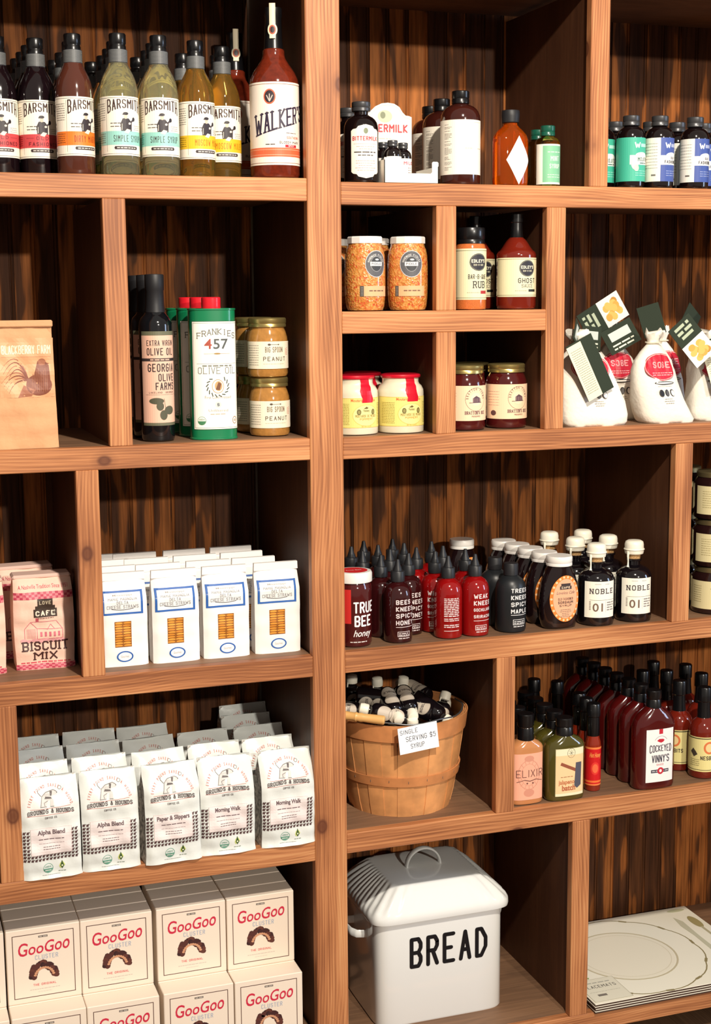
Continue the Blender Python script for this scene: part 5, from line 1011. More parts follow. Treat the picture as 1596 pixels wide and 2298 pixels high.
# queenline honey jars
def queen():
    t = thing('honey_jar', 'oval honey jar with orange oval label and white lid, frontmost', 'jar', (0.5090, 0.045, ZR3), 0, 'white-lidded oval honey jars')
    loft('jar_body', [(0.030, 0.0165, 0, 2.4), (0.0345, 0.0205, 0.004, 2.4), (0.0385, 0.0228, 0.018, 2.4), (0.0400, 0.0232, 0.042, 2.4), (0.0395, 0.0232, 0.066, 2.4), (0.0365, 0.0230, 0.088, 2.3), (0.032, 0.0228, 0.103, 2.2), (0.0275, 0.0225, 0.114, 2.1), (0.0245, 0.0225, 0.119, 2), (0.0235, 0.0225, 0.124, 2)], body_mat('black_honey', (24, 12, 14)), t, 44)
    lathe('lid', [(0.0235, 0.1215), (0.0252, 0.122), (0.0252, 0.126), (0.0246, 0.1275), (0.0254, 0.129), (0.0254, 0.1375), (0.024, 0.1402), (0.012, 0.1404)], LIDW, t, 40)
    a = Art(); a.ell(0, 0.060, 0.0315, 0.0450, (226, 132, 52), 0, 36)
    for i in range(22): an = 2 * pi * i / 22; a.ell(0.0285 * cos(an), 0.060 + 0.0418 * sin(an), 0.0024, 0.0024, (248, 208, 160), 1, 8)
    a.ell(0, 0.060, 0.0255, 0.0385, (240, 178, 140), 1, 32); K = (66, 54, 52)
    a.rect(-0.010, 0.084, 0.010, 0.0895, K, 2); a.rect(-0.0125, 0.078, 0.0125, 0.0845, K, 2); a.stroke('CAFE', 0, 0.0795, 0.0042, 0.018, (236, 210, 180), 0.22, l=3); a.text('Loveless Cafe', 0, 0.0690, 0.0055, (110, 90, 90), 0.038, shear=0.3)
    a.stroke('OLD FASHIONED', 0, 0.0570, 0.0050, 0.032, K, 0.18); a.stroke('SORGHUM', 0, 0.0500, 0.0055, 0.032, K, 0.22); a.stroke('SYRUP', 0, 0.0445, 0.0040, 0.026, K, 0.2); a.micro(-0.012, 0.012, 0.038, 5, 0.0034, 0.001, (120, 90, 80), 2, 3, True)
    zs = [(0.0400, 0.0232, 0.042), (0.0395, 0.0232, 0.066)]
    def mp(u, v_, h): 
        k = max(0, v_ - 0.07); rx = 0.040 - k * 0.16; ry = 0.0234; x = min(0.97, abs(u + 0.003) / rx); return (u + 0.003, -ry * (1 - x ** 2.4) ** (1 / 2.4) - h - 0.0006, v_)
    a.build('label', mp, t, 0.004)
    for i, (x, y) in enumerate([(0.5024, 0.0945), (0.4965, 0.144), (0.4911, 0.1935), (0.4845, 0.243)]): dup(t, (x, y, ZR3), 0, 'oval honey jar with white lid, %s in the row going back' % ORD[i + 1])
    dup(t, (0.4100, 0.285, ZR3), radians(20), 'lone white-lidded jar at the back behind the red bottles')
queen()
def noble(lab, loc, ph):
    t = thing('maple_syrup_bottle', lab, 'bottle', loc, 0, 'cork-topped maple syrup bottles'); r = 0.0356
    lathe('bottle_body', [(r * 0.82, 0), (r * 0.97, 0.002), (r, 0.006), (r, 0.084)] + [(0.0125 + (r - 0.0125) * cos(k * pi / 14), 0.084 + 0.024 * sin(k * pi / 14)) for k in range(1, 7)] + [(0.0122, 0.110), (0.0120, 0.117), (0.0150, 0.118), (0.0150, 0.122)], body_mat('dark_maple_glass', (16, 12, 16)), t, 40)
    s = lathe('stopper', [(0.0095, 0.120), (0.0118, 0.1205), (0.0128, 0.132), (0.0128, 0.134)], CORK, t, 24)
    parts = [loftvf([(0.0140, 0.0140, 0.131), (0.0178, 0.0178, 0.1315), (0.0188, 0.0188, 0.136), (0.0184, 0.0184, 0.150), (0.0170, 0.0170, 0.155), (0.013, 0.013, 0.1573), (0.005, 0.005, 0.1576)], 28)]
    parts.append(tubevf([(-0.0165, -0.006, 0.137), (-0.0178, -0.0075, 0.128), (-0.0172, -0.0075, 0.118), (-0.0176, -0.0080, 0.110), (-0.0182, -0.0085, 0.1065)], [0.003, 0.0022, 0.0015, 0.0018, 0.003], 8)); parts.append(loftvf([(0.0195, 0.0195, 0.1385), (0.0203, 0.0203, 0.1400), (0.0195, 0.0195, 0.1415)], 28))
    v, f = join(parts); wx = link('wax_seal', v, f, WAX, s, True, None, 50)
    a = Art(); a.rect(-0.0330, 0, 0.0330, 0.0705, (250, 246, 230), 0); K = (90, 80, 76); a.stroke('NOBLE', 0.003, 0.0465, 0.0105, 0.050, (74, 66, 70), 0.17, slab=True, gap=0.42); a.rect(-0.022, 0.0340, 0.033, 0.0346, K, 1)
    a.text('01', -0.006, 0.0125, 0.0155, (120, 98, 84), 0.020, bold=0.015); a.micro(-0.023, -0.0195, 0.030, 6, 0.003, 0.0018, (150, 140, 130), 1, 3); a.rect(0.0095, 0.010, 0.0099, 0.032, (170, 160, 150), 1)
    for i in range(4): a.micro(0.0125, 0.030, 0.028 - i * 0.0048, 1, 0.004, 0.0022, (140, 132, 128), 1, 5 + i)
    a.rect(-0.012, 0.0650, 0.000, 0.0656, K, 1); a.rect(0.008, 0.0650, 0.018, 0.0656, K, 1)
    o = a.build('label', cyl(r + 0.0002, radians(ph)), t, 0.004); o.location = (0, 0, 0.0175)
    return t
nb = noble('dark syrup bottle with cream wax top, frontmost beside the upright', (0.6774, 0.055, ZR3), -16)
dup(nb, (0.5930, 0.052, ZR3), radians(4), 'dark syrup bottle with cream wax top beside the orange-labelled jar')
for x, y, l in [(0.588, 0.1295, 'wax-topped syrup bottle second in line behind the one beside the jar'), (0.6612, 0.1295, 'wax-topped syrup bottle second in line behind the one beside the upright'), (0.6440, 0.2035, 'wax-topped syrup bottle third in line, nearer the upright'), (0.5700, 0.2080, 'wax-topped syrup bottle third in line, behind the honey jar lids')]: dup(nb, (x, y, ZR3), radians(12), l)
def stackjar():
    t = thing('preserve_jar', 'dark preserve jar, top of the stack at the right edge', 'jar', (0.8640, 0.062, ZR3 + 0.1900), 0, 'stacked preserve jars'); r = 0.0440
    lathe('jar_body', [(0.036, 0), (0.042, 0.002), (r, 0.007), (r, 0.070), (0.0425, 0.077), (0.038, 0.082), (0.036, 0.088)], body_mat('dark_preserve', (34, 16, 16)), t)
    lathe('lid', [(0.037, 0.0835), (0.0385, 0.084), (0.0385, 0.0925), (0.037, 0.0945), (0.02, 0.0948), (0.006, 0.0947)], mat('brass_lid', (150, 136, 96), 0.35, metal=0.8), t, 36)
    a = Art(); a.rect(-0.060, 0, 0.060, 0.056, (226, 214, 166), 0); a.ell(0.010, 0.036, 0.013, 0.014, (206, 186, 120), 1); a.ell(0.012, 0.020, 0.014, 0.013, (222, 110, 56), 2); a.ell(0.016, 0.012, 0.010, 0.009, (206, 90, 44), 3); a.stroke('JAM', 0.004, 0.040, 0.008, 0.02, (150, 130, 80), 0.16, l=3)
    a.micro(-0.045, -0.025, 0.045, 8, 0.0045, 0.0010, (160, 146, 100), 1, 4)
    o = a.build('label', cyl(r + 0.0002, radians(-10)), t, 0.004); o.location = (0, 0, 0.0115)
    dup(t, (0.8640, 0.062, ZR3 + 0.0950), 0, 'preserve jar with an orange fruit label, middle of the front stack'); dup(t, (0.8640, 0.062, ZR3), radians(-22), 'preserve jar at the bottom of the stack at the right edge')
    for i, w_ in enumerate(('bottom', 'middle', 'top')): dup(t, (0.8470, 0.162, ZR3 + 0.095 * i), radians(20), 'preserve jar at the %s of the rear stack beside the upright' % w_)
stackjar()

# ------------------------------------------------------------------ basket of sample syrups
def basket():
    t = thing('bushel_basket', 'round wooden bushel basket full of small syrup bottles', 'basket', (0.2170, 0.1400, ZR4))
    SL = mat('basket_veneer', (214, 152, 96), 0.55, var=0.10, bscale=26); HP = mat('basket_hoop', (204, 136, 84), 0.5, var=0.08, bscale=30)
    R0, R1_, H = 0.098, 0.1285, 0.185; n = 24
    rr = lambda z: R0 + (R1_ - R0) * (z / H) ** 0.8
    V = []; F = []
    for i in range(n):
        a0 = 2 * pi * i / n; hwid = pi / n * 1.06; out = 0.0012 * (i % 2); tw = 0.02 * sin(i * 2.3)
        base = len(V); m = 9
        for j in range(m):
            z = H * j / (m - 1)
            for k in range(4):
                an = a0 + tw * z / H + hwid * (-1 + 2 * k / 3); r = rr(z) + out
                V.append((r * cos(an), r * sin(an), z))
            for k in range(4):
                an = a0 + tw * z / H + hwid * (1 - 2 * k / 3); r = rr(z) + out - 0.0018
                V.append((r * cos(an), r * sin(an), z))
        for j in range(m - 1):
            for k in range(8):
                F.append((base + j * 8 + k, base + j * 8 + (k + 1) % 8, base + (j + 1) * 8 + (k + 1) % 8, base + (j + 1) * 8 + k))
        F.append(tuple(base + k for k in range(8))[::-1]); F.append(tuple(base + (m - 1) * 8 + k for k in range(8)))
    link('staves', V, F, SL, t, True, None, 30)
    lathe('basket_bottom', [(R0 - 0.002, 0.004), (R0 - 0.002, 0.008)], SL, t, 48)
    def hoop(name, z0, z1, th):
        V = []; F = []; s = 72; P = [(0.0005, z0), (th, z0), (th, z1), (0.0005, z1)]
        for i in range(s):
            an = 2 * pi * i / s
            for d, z in P: r = rr((z0 + z1) / 2 if False else z) + d + 0.0014; V.append((r * cos(an), r * sin(an), z))
        for i in range(s):
            for k in range(4): F.append((i * 4 + k, i * 4 + (k + 1) % 4, ((i + 1) % s) * 4 + (k + 1) % 4, ((i + 1) % s) * 4 + k))
        return link(name, V, F, HP, t, True, None, 30)
    hoop('rim_hoop', H - 0.031, H + 0.001, 0.0030); mh = hoop('middle_hoop', 0.064, 0.082, 0.0032)
    parts = []
    for i in range(20): an = 2 * pi * i / 20 + 0.1; z = 0.073 + 0.002 * (i % 2); r = rr(z) + 0.0046; parts.append(tubevf([(r * cos(an), r * sin(an), z - 0.0022), (r * cos(an), r * sin(an), z + 0.0022)], 0.0006, 6))
    v, f = join(parts); link('staples', v, f, mat('steel', (150, 140, 130), 0.4, metal=0.7), t).parent = mh
    # inner rim hoop
    V = []; F = []; s = 72
    for i in range(s):
        an = 2 * pi * i / s
        for d, z in ((-0.0025, H - 0.026), (-0.0025, H), (-0.0050, H), (-0.0050, H - 0.026)): V.append(((R1_ + d) * cos(an), (R1_ + d) * sin(an), z))
    for i in range(s):
        for k in range(4): F.append((i * 4 + k, i * 4 + (k + 1) % 4, ((i + 1) % s) * 4 + (k + 1) % 4, ((i + 1) % s) * 4 + k))
    link('inner_hoop', V, F, HP, t, True, None, 30)
    # wire bail lying on the rim, with a turned wooden grip
    pts = []
    for i in range(25):
        an = radians(175 + (365 - 175) * i / 24); r = R1_ - 0.006; pts.append((r * cos(an) * 1.0, r * sin(an) * (1.02), H + 0.004 + 0.002 * sin(i)))
    bl = tube('bail', pts, 0.0015, mat('galvanised_wire', (120, 124, 128), 0.35, metal=0.8), t, 8)
    gp = [(0, 0), (0.0068, 0.0005), (0.0088, 0.003), (0.0085, 0.020), (0.0078, 0.036), (0.0092, 0.040), (0.0078, 0.044), (0.0090, 0.050), (0.0078, 0.055), (0.0086, 0.075), (0.0088, 0.092), (0.0068, 0.0945), (0.0, 0.095)]
    g = lathe('grip', gp, mat('turned_maple', (228, 176, 108), 0.35, coat=0.3), bl, 20)
    d = Vector((0.083, -0.046, -0.008)).normalized(); g.rotation_euler = d.to_track_quat('Z', 'Y').to_euler(); g.location = (-0.153, -0.066, H + 0.021)
    # price card
    c = thing('price_card', 'handwritten white price card taped on the basket rim', 'sign', (0.2170 - 0.0185 + 0.004, 0.1400 - 0.1375, ZR4 + 0.168), radians(4))
    box('card', -0.040, 0.040, -0.0005, 0.0005, -0.0265, 0.0225, mat('index_card', (250, 250, 250), 0.6), c, 0, centre=False)
    a = Art(); K = (60, 70, 90)
    a.stroke('SINGLE', -0.018, 0.0095, 0.0085, 0.036, K, 0.10, gap=0.35); a.stroke('SERVING $5', 0.005, -0.0050, 0.0095, 0.061, K, 0.10, gap=0.3); a.stroke('SYRUP', -0.003, -0.0190, 0.0090, 0.028, K, 0.10, gap=0.3)
    a.build('handwriting', flat(-0.0005), c); c.rotation_euler = (radians(-5), radians(-4), radians(4))
basket()
def mini():
    t = thing('sample_syrup_bottle', '', 'bottle'); r = 0.0175
    lathe('bottle_body', [(r * 0.8, 0), (r * 0.96, 0.0015), (r, 0.004), (r, 0.056)] + [(0.0072 + (r - 0.0072) * cos(k * pi / 10), 0.056 + 0.013 * sin(k * pi / 10)) for k in range(1, 5)] + [(0.007, 0.0705), (0.007, 0.078)], body_mat('dark_maple_glass', (16, 12, 16)), t, 28)
    parts = [loftvf([(0.0085, 0.0085, 0.0725), (0.0108, 0.0108, 0.074), (0.0112, 0.0112, 0.083), (0.0098, 0.0098, 0.0895), (0.005, 0.005, 0.0915), (0.001, 0.001, 0.0917)], 22), tubevf([(-0.0095, -0.004, 0.076), (-0.0105, -0.0045, 0.067), (-0.0105, -0.0045, 0.060)], [0.0018, 0.0012, 0.0017], 7)]
    v, f = join(parts); link('wax_seal', v, f, WAX, t, True, None, 50)
    a = Art(); c = (196, 184, 168); a.ell(0, 0.020, 0.0165, 0.0150, c, 0, 24); a.ell(0, 0.043, 0.0160, 0.0140, c, 0, 24); a.arc(0, 0.020, 0.0165, 0.0150, 0.0007, (110, 98, 88), 1); a.arc(0, 0.043, 0.0160, 0.0140, 0.0007, (110, 98, 88), 1)
    a.stroke('NOBLE', 0, 0.018, 0.0052, 0.024, (74, 64, 62), 0.18, slab=True, gap=0.35)
    a.build('label', cyl(r + 0.0002, 0), t, 0.003)
    return t
mt = mini(); bx, by, bz = 0.2170, 0.1400, ZR4 + 0.185
def spot(x, y, z, tilt, az, spin, lab):
    """lay a small bottle: axis tilted from vertical by tilt towards azimuth az, then spun about its axis"""
    ax = Vector((sin(radians(tilt)) * cos(radians(az)), sin(radians(tilt)) * sin(radians(az)), cos(radians(tilt))))
    for _ in range(12):
        for e, rad in ((0.0, 0.018), (0.06, 0.018), (0.088, 0.011)):
            ex, ey, ez = x + ax.x * e, y + ax.y * e, z + ax.z * e; rim = 0.122 if ez < 0.0 else 0.124; d = math.hypot(ex, ey) + rad
            if ez < 0.012 and d > rim: x -= ex / math.hypot(ex, ey) * (d - rim); y -= ey / math.hypot(ex, ey) * (d - rim)
    q = Matrix.Rotation(radians(az), 4, 'Z') @ Matrix.Rotation(radians(tilt), 4, 'Y') @ Matrix.Rotation(radians(-az), 4, 'Z') @ Matrix.Rotation(radians(spin), 4, 'Z')
    dup(mt, (bx + x, by + y, bz + z), 0, lab, 'small syrup bottles heaped in the basket', q.to_euler())
B0 = [(-0.035, -0.020, 0.037, 109, -93, 180, 'syrup sample pointing forward with oval labels up, centre of the heap, nearer the post'),
      (-0.001, -0.020, 0.037, 107, -97, 180, 'syrup sample pointing forward with oval labels up, centre of the heap, nearer the divider'),
      (-0.020, -0.090, 0.004, 76, 160, 0, 'syrup sample lying on its side with cap beside the wooden grip'),
      (-0.098, -0.046, 0.014, 83, 160, 0, 'pale-labelled sample lying behind the wooden grip'),
      (0.000, -0.085, -0.078, 15, -125, 0, 'syrup sample with white wax top just above the price card'),
      (0.092, -0.006, -0.083, 6, 52, 0, 'syrup sample standing upright inside the right of the rim'),
      (0.061, -0.030, -0.056, 30, 36, 0, 'syrup sample leaning just behind the upright one at the rim'),
      (-0.021, 0.060, -0.040, 8, -121, 0, 'syrup sample standing at the back with a dripping white top'),
      (0.020, 0.062, -0.044, 9, -49, 0, 'syrup sample at the back beside the dripping one'),
      (-0.081, 0.050, -0.030, 1, 0, 0, 'tall dark sample near the post at the back of the heap'),
      (0.062, 0.010, 0.012, 84, 107, 0, 'sample lying with its base forward on the right of the heap'),
      (0.030, -0.040, 0.026, 118, -45, 150, 'sample sliding head down towards the right rim'),
      (-0.092, -0.010, 0.036, 98, -17, 20, 'sample lying across the heap near the post, square label showing'),
      (0.046, -0.066, 0.002, 82, 137, 0, 'dark sample lying across the front right of the heap'),
      (-0.050, -0.050, -0.002, 88, 20, 180, 'dark sample lying under the forward pointing ones'),
      (-0.040, 0.030, 0.004, 86, 200, 0, 'dark sample lying in the middle behind the forward pointing ones'),
      (0.030, 0.030, -0.010, 80, 60, 0, 'buried dark sample in the back right of the heap'),
      (-0.070, -0.030, -0.035, 84, 250, 0, 'buried sample low at the post side of the heap'),
      (0.040, -0.030, -0.050, 80, 100, 0, 'buried sample low in the middle of the heap'),
      (0.050, -0.075, -0.045, 86, 20, 20, 'sample lying just inside the front rim right of the price card'),
      (-0.050, -0.085, -0.045, 84, 170, 20, 'sample lying just inside the front rim below the grip')]
for a_ in B0: spot(*a_)
drop(mt)

# ------------------------------------------------------------------ sauces
def flask(name, lab, loc, hw, hd, secs_h, bm, group, capr, cap0, cap1, n=2.8):
    t = thing(name, lab, 'bottle', loc, 0, group); sh, nk = secs_h
    loft('bottle_body', [(hw * 0.82, hd * 0.8, 0, n), (hw * 0.96, hd * 0.95, 0.002, n), (hw, hd, 0.007, n), (hw, hd, sh, n), (hw * 0.94, hd * 0.96, sh + (nk - sh) * 0.3, 2.5), (hw * 0.76, hd * 0.88, sh + (nk - sh) * 0.62, 2.2), (max(capr * 1.15, hw * 0.48), max(capr, hd * 0.7), sh + (nk - sh) * 0.88, 2), (capr * 0.95, capr * 0.95, nk, 2), (capr * 0.85, capr * 0.85, cap1 - 0.004, 2)], bm, t, 40)
    lathe('cap_sleeve', [(capr * 0.97, cap0), (capr * 1.02, cap0 + 0.001), (capr * 0.96, cap0 + (cap1 - cap0) * 0.45), (capr * 0.9, cap0 + (cap1 - cap0) * 0.5), (capr, cap0 + (cap1 - cap0) * 0.56), (capr, cap1 - 0.0015), (capr * 0.92, cap1), (capr * 0.4, cap1 + 0.0002)], CAPB, t, 26)
    return t
def ovalmap(hw, hd, n, off=0.0):
    return lambda u, v_, h: (u + off, -hd * (1 - min(0.985, abs((u + off) / hw)) ** n) ** (1 / n) - h - 0.0005, v_)
t = flask('hot_sauce_flask', 'peach-labelled elixir flask beside the divider', (0.4395, 0.040, ZR4), 0.0345, 0.0195, (0.112, 0.128), body_mat('tan_sauce', (196, 132, 84)), 'peach-labelled flasks', 0.0162, 0.126, 0.178)
a = Art(); PC = (242, 176, 148); a.rect(-0.031, 0, 0.031, 0.092, PC, 0); c = (214, 148, 124)
a.arc(0, 0.050, 0.023, 0.030, 0.0012, c, 1); a.arc(0, 0.050, 0.017, 0.022, 0.0008, c, 1)
for i in range(16): an = 2 * pi * i / 16; a.line(0.017 * cos(an), 0.05 + 0.022 * sin(an), 0.024 * cos(an), 0.05 + 0.031 * sin(an), 0.001, c, 1)
a.ell(0, 0.082, 0.010, 0.006, c, 1); a.ell(0, 0.014, 0.011, 0.008, c, 1); K = (110, 70, 62); a.stroke('ELIXIR', 0.002, 0.045, 0.0150, 0.056, K, 0.09, gap=0.3)
for s in (-1, 1): a.line(0.002, 0.037, 0.002 + s * 0.012, 0.040, 0.0016, K, 2); a.line(0.002 + s * 0.012, 0.040, 0.002 + s * 0.027, 0.036, 0.0012, K, 2); a.ell(0.002 + s * 0.006, 0.033, 0.0018, 0.0018, K, 2, 8)
o = a.build('label', ovalmap(0.0345, 0.0195, 2.8, -0.001), t, 0.003); o.location = (0, 0, 0.011)
for i in range(1, 5): dup(t, (0.4415 + 0.0012 * i, 0.040 + 0.0445 * i, ZR4), 0, 'peach-labelled flask, %s in the row behind the elixir one' % ORD[i])
t = flask('hot_sauce_flask', 'green jalapeno sauce flask with hammer label, frontmost', (0.5205, 0.036, ZR4), 0.0412, 0.0215, (0.108, 0.130), body_mat('green_sauce', (74, 68, 24)), 'green jalapeno flasks', 0.0172, 0.128, 0.163)
a = Art(); a.rect(-0.031, 0, 0.031, 0.096, (240, 232, 196), 0); a.rect(-0.030, 0.006, 0.030, 0.082, (244, 208, 158), 1); a.frame(-0.031, 0, 0.031, 0.096, 0.0007, (120, 110, 60), 2); a.arc(0.002, 0.086, 0.0085, 0.0095, 0.0006, (90, 90, 80), 2)
for i in range(4): a.line(0.002 - 0.006 * cos(i * pi / 4), 0.086 - 0.007 * sin(i * pi / 4), 0.002 + 0.006 * cos(i * pi / 4), 0.086 + 0.007 * sin(i * pi / 4), 0.0005, (100, 100, 90), 2)
a.line(-0.020, 0.066, 0.012, 0.051, 0.0062, (150, 84, 60), 2); a.poly([(0.009, 0.020), (0.015, 0.014), (0.024, 0.020), (0.025, 0.066), (0.012, 0.066)], (84, 84, 96), 3)
a.micro(-0.020, 0.006, 0.038, 1, 0.002, 0.0016, (180, 130, 90), 2, 3); a.text('jalapeno', -0.0075, 0.0245, 0.0085, (196, 120, 80), 0.034, bold=0.03); a.text('batch', -0.003, 0.0115, 0.0105, (186, 110, 76), 0.029, bold=0.04)
o = a.build('label', ovalmap(0.0412, 0.0215, 2.8, 0.003), t, 0.003); o.location = (0, 0, 0.0105)
for i in range(1, 5): dup(t, (0.5205 + 0.002 * i, 0.036 + 0.047 * i, ZR4), 0, 'green jalapeno flask, %s in the row behind the hammer label' % ORD[i])
t = thing('hot_sauce_bottle', 'slim bottle with glossy red and gold label beside the hammer label', 'bottle', (0.5960, 0.058, ZR4), 0, 'slim red hot sauce bottles')
lathe('bottle_body', [(0.013, 0), (0.0150, 0.0015), (0.0160, 0.005), (0.0160, 0.092), (0.0150, 0.100), (0.0125, 0.108), (0.0115, 0.114), (0.0105, 0.125)], body_mat('orange_red_sauce', (138, 40, 20)), t, 30)
lathe('cap_sleeve', [(0.0122, 0.112), (0.0128, 0.113), (0.0124, 0.140), (0.0118, 0.150), (0.0136, 0.152), (0.0136, 0.175), (0.0125, 0.177), (0.006, 0.1773)], CAPB, t, 26)
a = Art(); a.rect(-0.030, 0, 0.030, 0.078, (206, 30, 34), 0); a.rect(-0.030, 0.074, 0.030, 0.078, (236, 130, 70), 1); a.rect(-0.030, 0, 0.030, 0.003, (236, 130, 70), 1); a.rect(-0.030, 0.006, 0.030, 0.010, (240, 120, 60), 1); a.text('Hot Honey', 0, 0.058, 0.009, (244, 150, 80), 0.024, shear=0.2, bold=0.03); a.ell(0, 0.035, 0.009, 0.013, (226, 60, 50), 1); a.ell(0, 0.035, 0.006, 0.009, (240, 110, 70), 2)
o = a.build('label', cyl(0.0162, radians(-10)), t, 0.003, rough=0.3); o.location = (0, 0, 0.013)
for x, y, l in [(0.6005, 0.096, 'slim red hot sauce bottle, second in its row'), (0.6045, 0.134, 'slim red hot sauce bottle, third in its row'), (0.5660, 0.262, 'slim black-necked bottle against the back, nearer the divider'), (0.6040, 0.230, 'slim black-necked bottle against the back, behind the red label')]: dup(t, (x, y, ZR4), 0, l)
t = flask('barbecue_sauce_bottle', 'big red sauce flask with white vinny label, frontmost', (0.7165, 0.034, ZR4), 0.0455, 0.0210, (0.128, 0.166), body_mat('deep_red_sauce', (74, 12, 12)), 'big red sauce flasks', 0.0150, 0.163, 0.199)
a = Art(); a.rect(-0.0310, 0, 0.0310, 0.108, (248, 242, 238), 0); Rd = (196, 40, 56); a.rect(-0.0035, 0.098, 0.0050, 0.108, Rd, 1); a.arc(0.001, 0.078, 0.016, 0.016, 0.0008, (150, 146, 146), 1, 30, 150, 12)
a.poly([(-0.008, 0.0845), (-0.003, 0.088), (0.006, 0.0875), (0.009, 0.085), (0.006, 0.0815), (0.001, 0.080), (-0.004, 0.082)], Rd, 1)
K = (62, 62, 76); a.stroke('COCKEYED', 0.001, 0.0595, 0.0165, 0.050, K, 0.17, gap=0.14, warp=lambda x, y: (x, y * (1.05 - 0.25 * (1 - (2 * x - 1) ** 2)) + 0.18 * (1 - (2 * x - 1) ** 2))); a.stroke("VINNY'S", 0.001, 0.0400, 0.0155, 0.040, K, 0.17, gap=0.14); a.stroke('SAUCE', 0.000, 0.0335, 0.0038, 0.016, (206, 130, 130), 0.2)
a.rect(-0.0200, 0.0190, 0.0200, 0.0255, K, 1); a.micro(-0.018, 0.018, 0.0212, 1, 0.002, 0.0022, (200, 196, 196), 2, 3); a.ell(0.001, 0.0225, 0.0070, 0.0070, Rd, 3, 16); a.ell(0.001, 0.0225, 0.0030, 0.0034, (246, 236, 230), 4, 12)
o = a.build('label', ovalmap(0.0455, 0.0210, 2.8, 0.005), t, 0.003); o.location = (0, 0, 0.0155)
for i in range(1, 7): dup(t, (0.7165 - 0.0022 * i, 0.034 + 0.0455 * i, ZR4), 0, 'big red sauce flask, %s in the row going back' % ORD[i])
t = thing('hot_sauce_bottle', 'round red sauce bottle with yellow label at the right edge', 'bottle', (0.8470, 0.056, ZR4), 0, 'yellow-labelled red sauce bottles')
lathe('bottle_body', [(0.024, 0), (0.0275, 0.002), (0.0290, 0.006), (0.0290, 0.092), (0.0288, 0.100), (0.026, 0.110), (0.0205, 0.118), (0.0145, 0.123), (0.0125, 0.130), (0.0115, 0.14)], M_RS, t, 34)
lathe('cap_sleeve', [(0.0140, 0.120), (0.0146, 0.121), (0.0128, 0.142), (0.0122, 0.156), (0.0138, 0.158), (0.0138, 0.184), (0.0128, 0.186), (0.006, 0.1863)], CAPB, t, 26)
a = Art(); a.rect(-0.050, 0, 0.050, 0.072, (232, 220, 150), 0); a.rect(-0.050, 0.003, 0.050, 0.0042, (60, 56, 40), 1); a.rect(-0.050, 0.068, 0.050, 0.0700, (60, 56, 40), 1); a.ell(0.006, 0.050, 0.012, 0.013, (222, 120, 70), 1); a.ell(0.006, 0.050, 0.008, 0.009, (236, 210, 150), 2); a.stroke('NESBITS', 0.006, 0.0245, 0.0085, 0.036, (70, 60, 54), 0.18, gap=0.2)
a.poly([(-0.034, 0.040), (-0.028, 0.048), (-0.022, 0.042), (-0.018, 0.036), (-0.026, 0.030)], (70, 60, 50), 1); a.micro(-0.034, -0.014, 0.024, 4, 0.004, 0.0012, (130, 120, 80), 1, 4)
o = a.build('label', cyl(0.0292, radians(-18)), t, 0.004); o.location = (0, 0, 0.016)
for x, y, r_, l in [(0.8260, 0.116, -40, 'round yellow-labelled sauce bottle just behind the big vinny flask'), (0.7960, 0.212, 0, 'black-necked bottle at the back behind the big red flask'), (0.8440, 0.196, 0, 'black-necked bottle at the back, second from the red flasks'), (0.9000, 0.150, 0, 'black-necked bottle near the right edge, behind the yellow label'), (0.9080, 0.225, 0, 'tallest-looking black-necked bottle at the back near the right edge'), (0.8560, 0.270, 0, 'black-necked bottle deepest in the right-hand sauce compartment')]: dup(t, (x, y, ZR4), radians(r_), l)

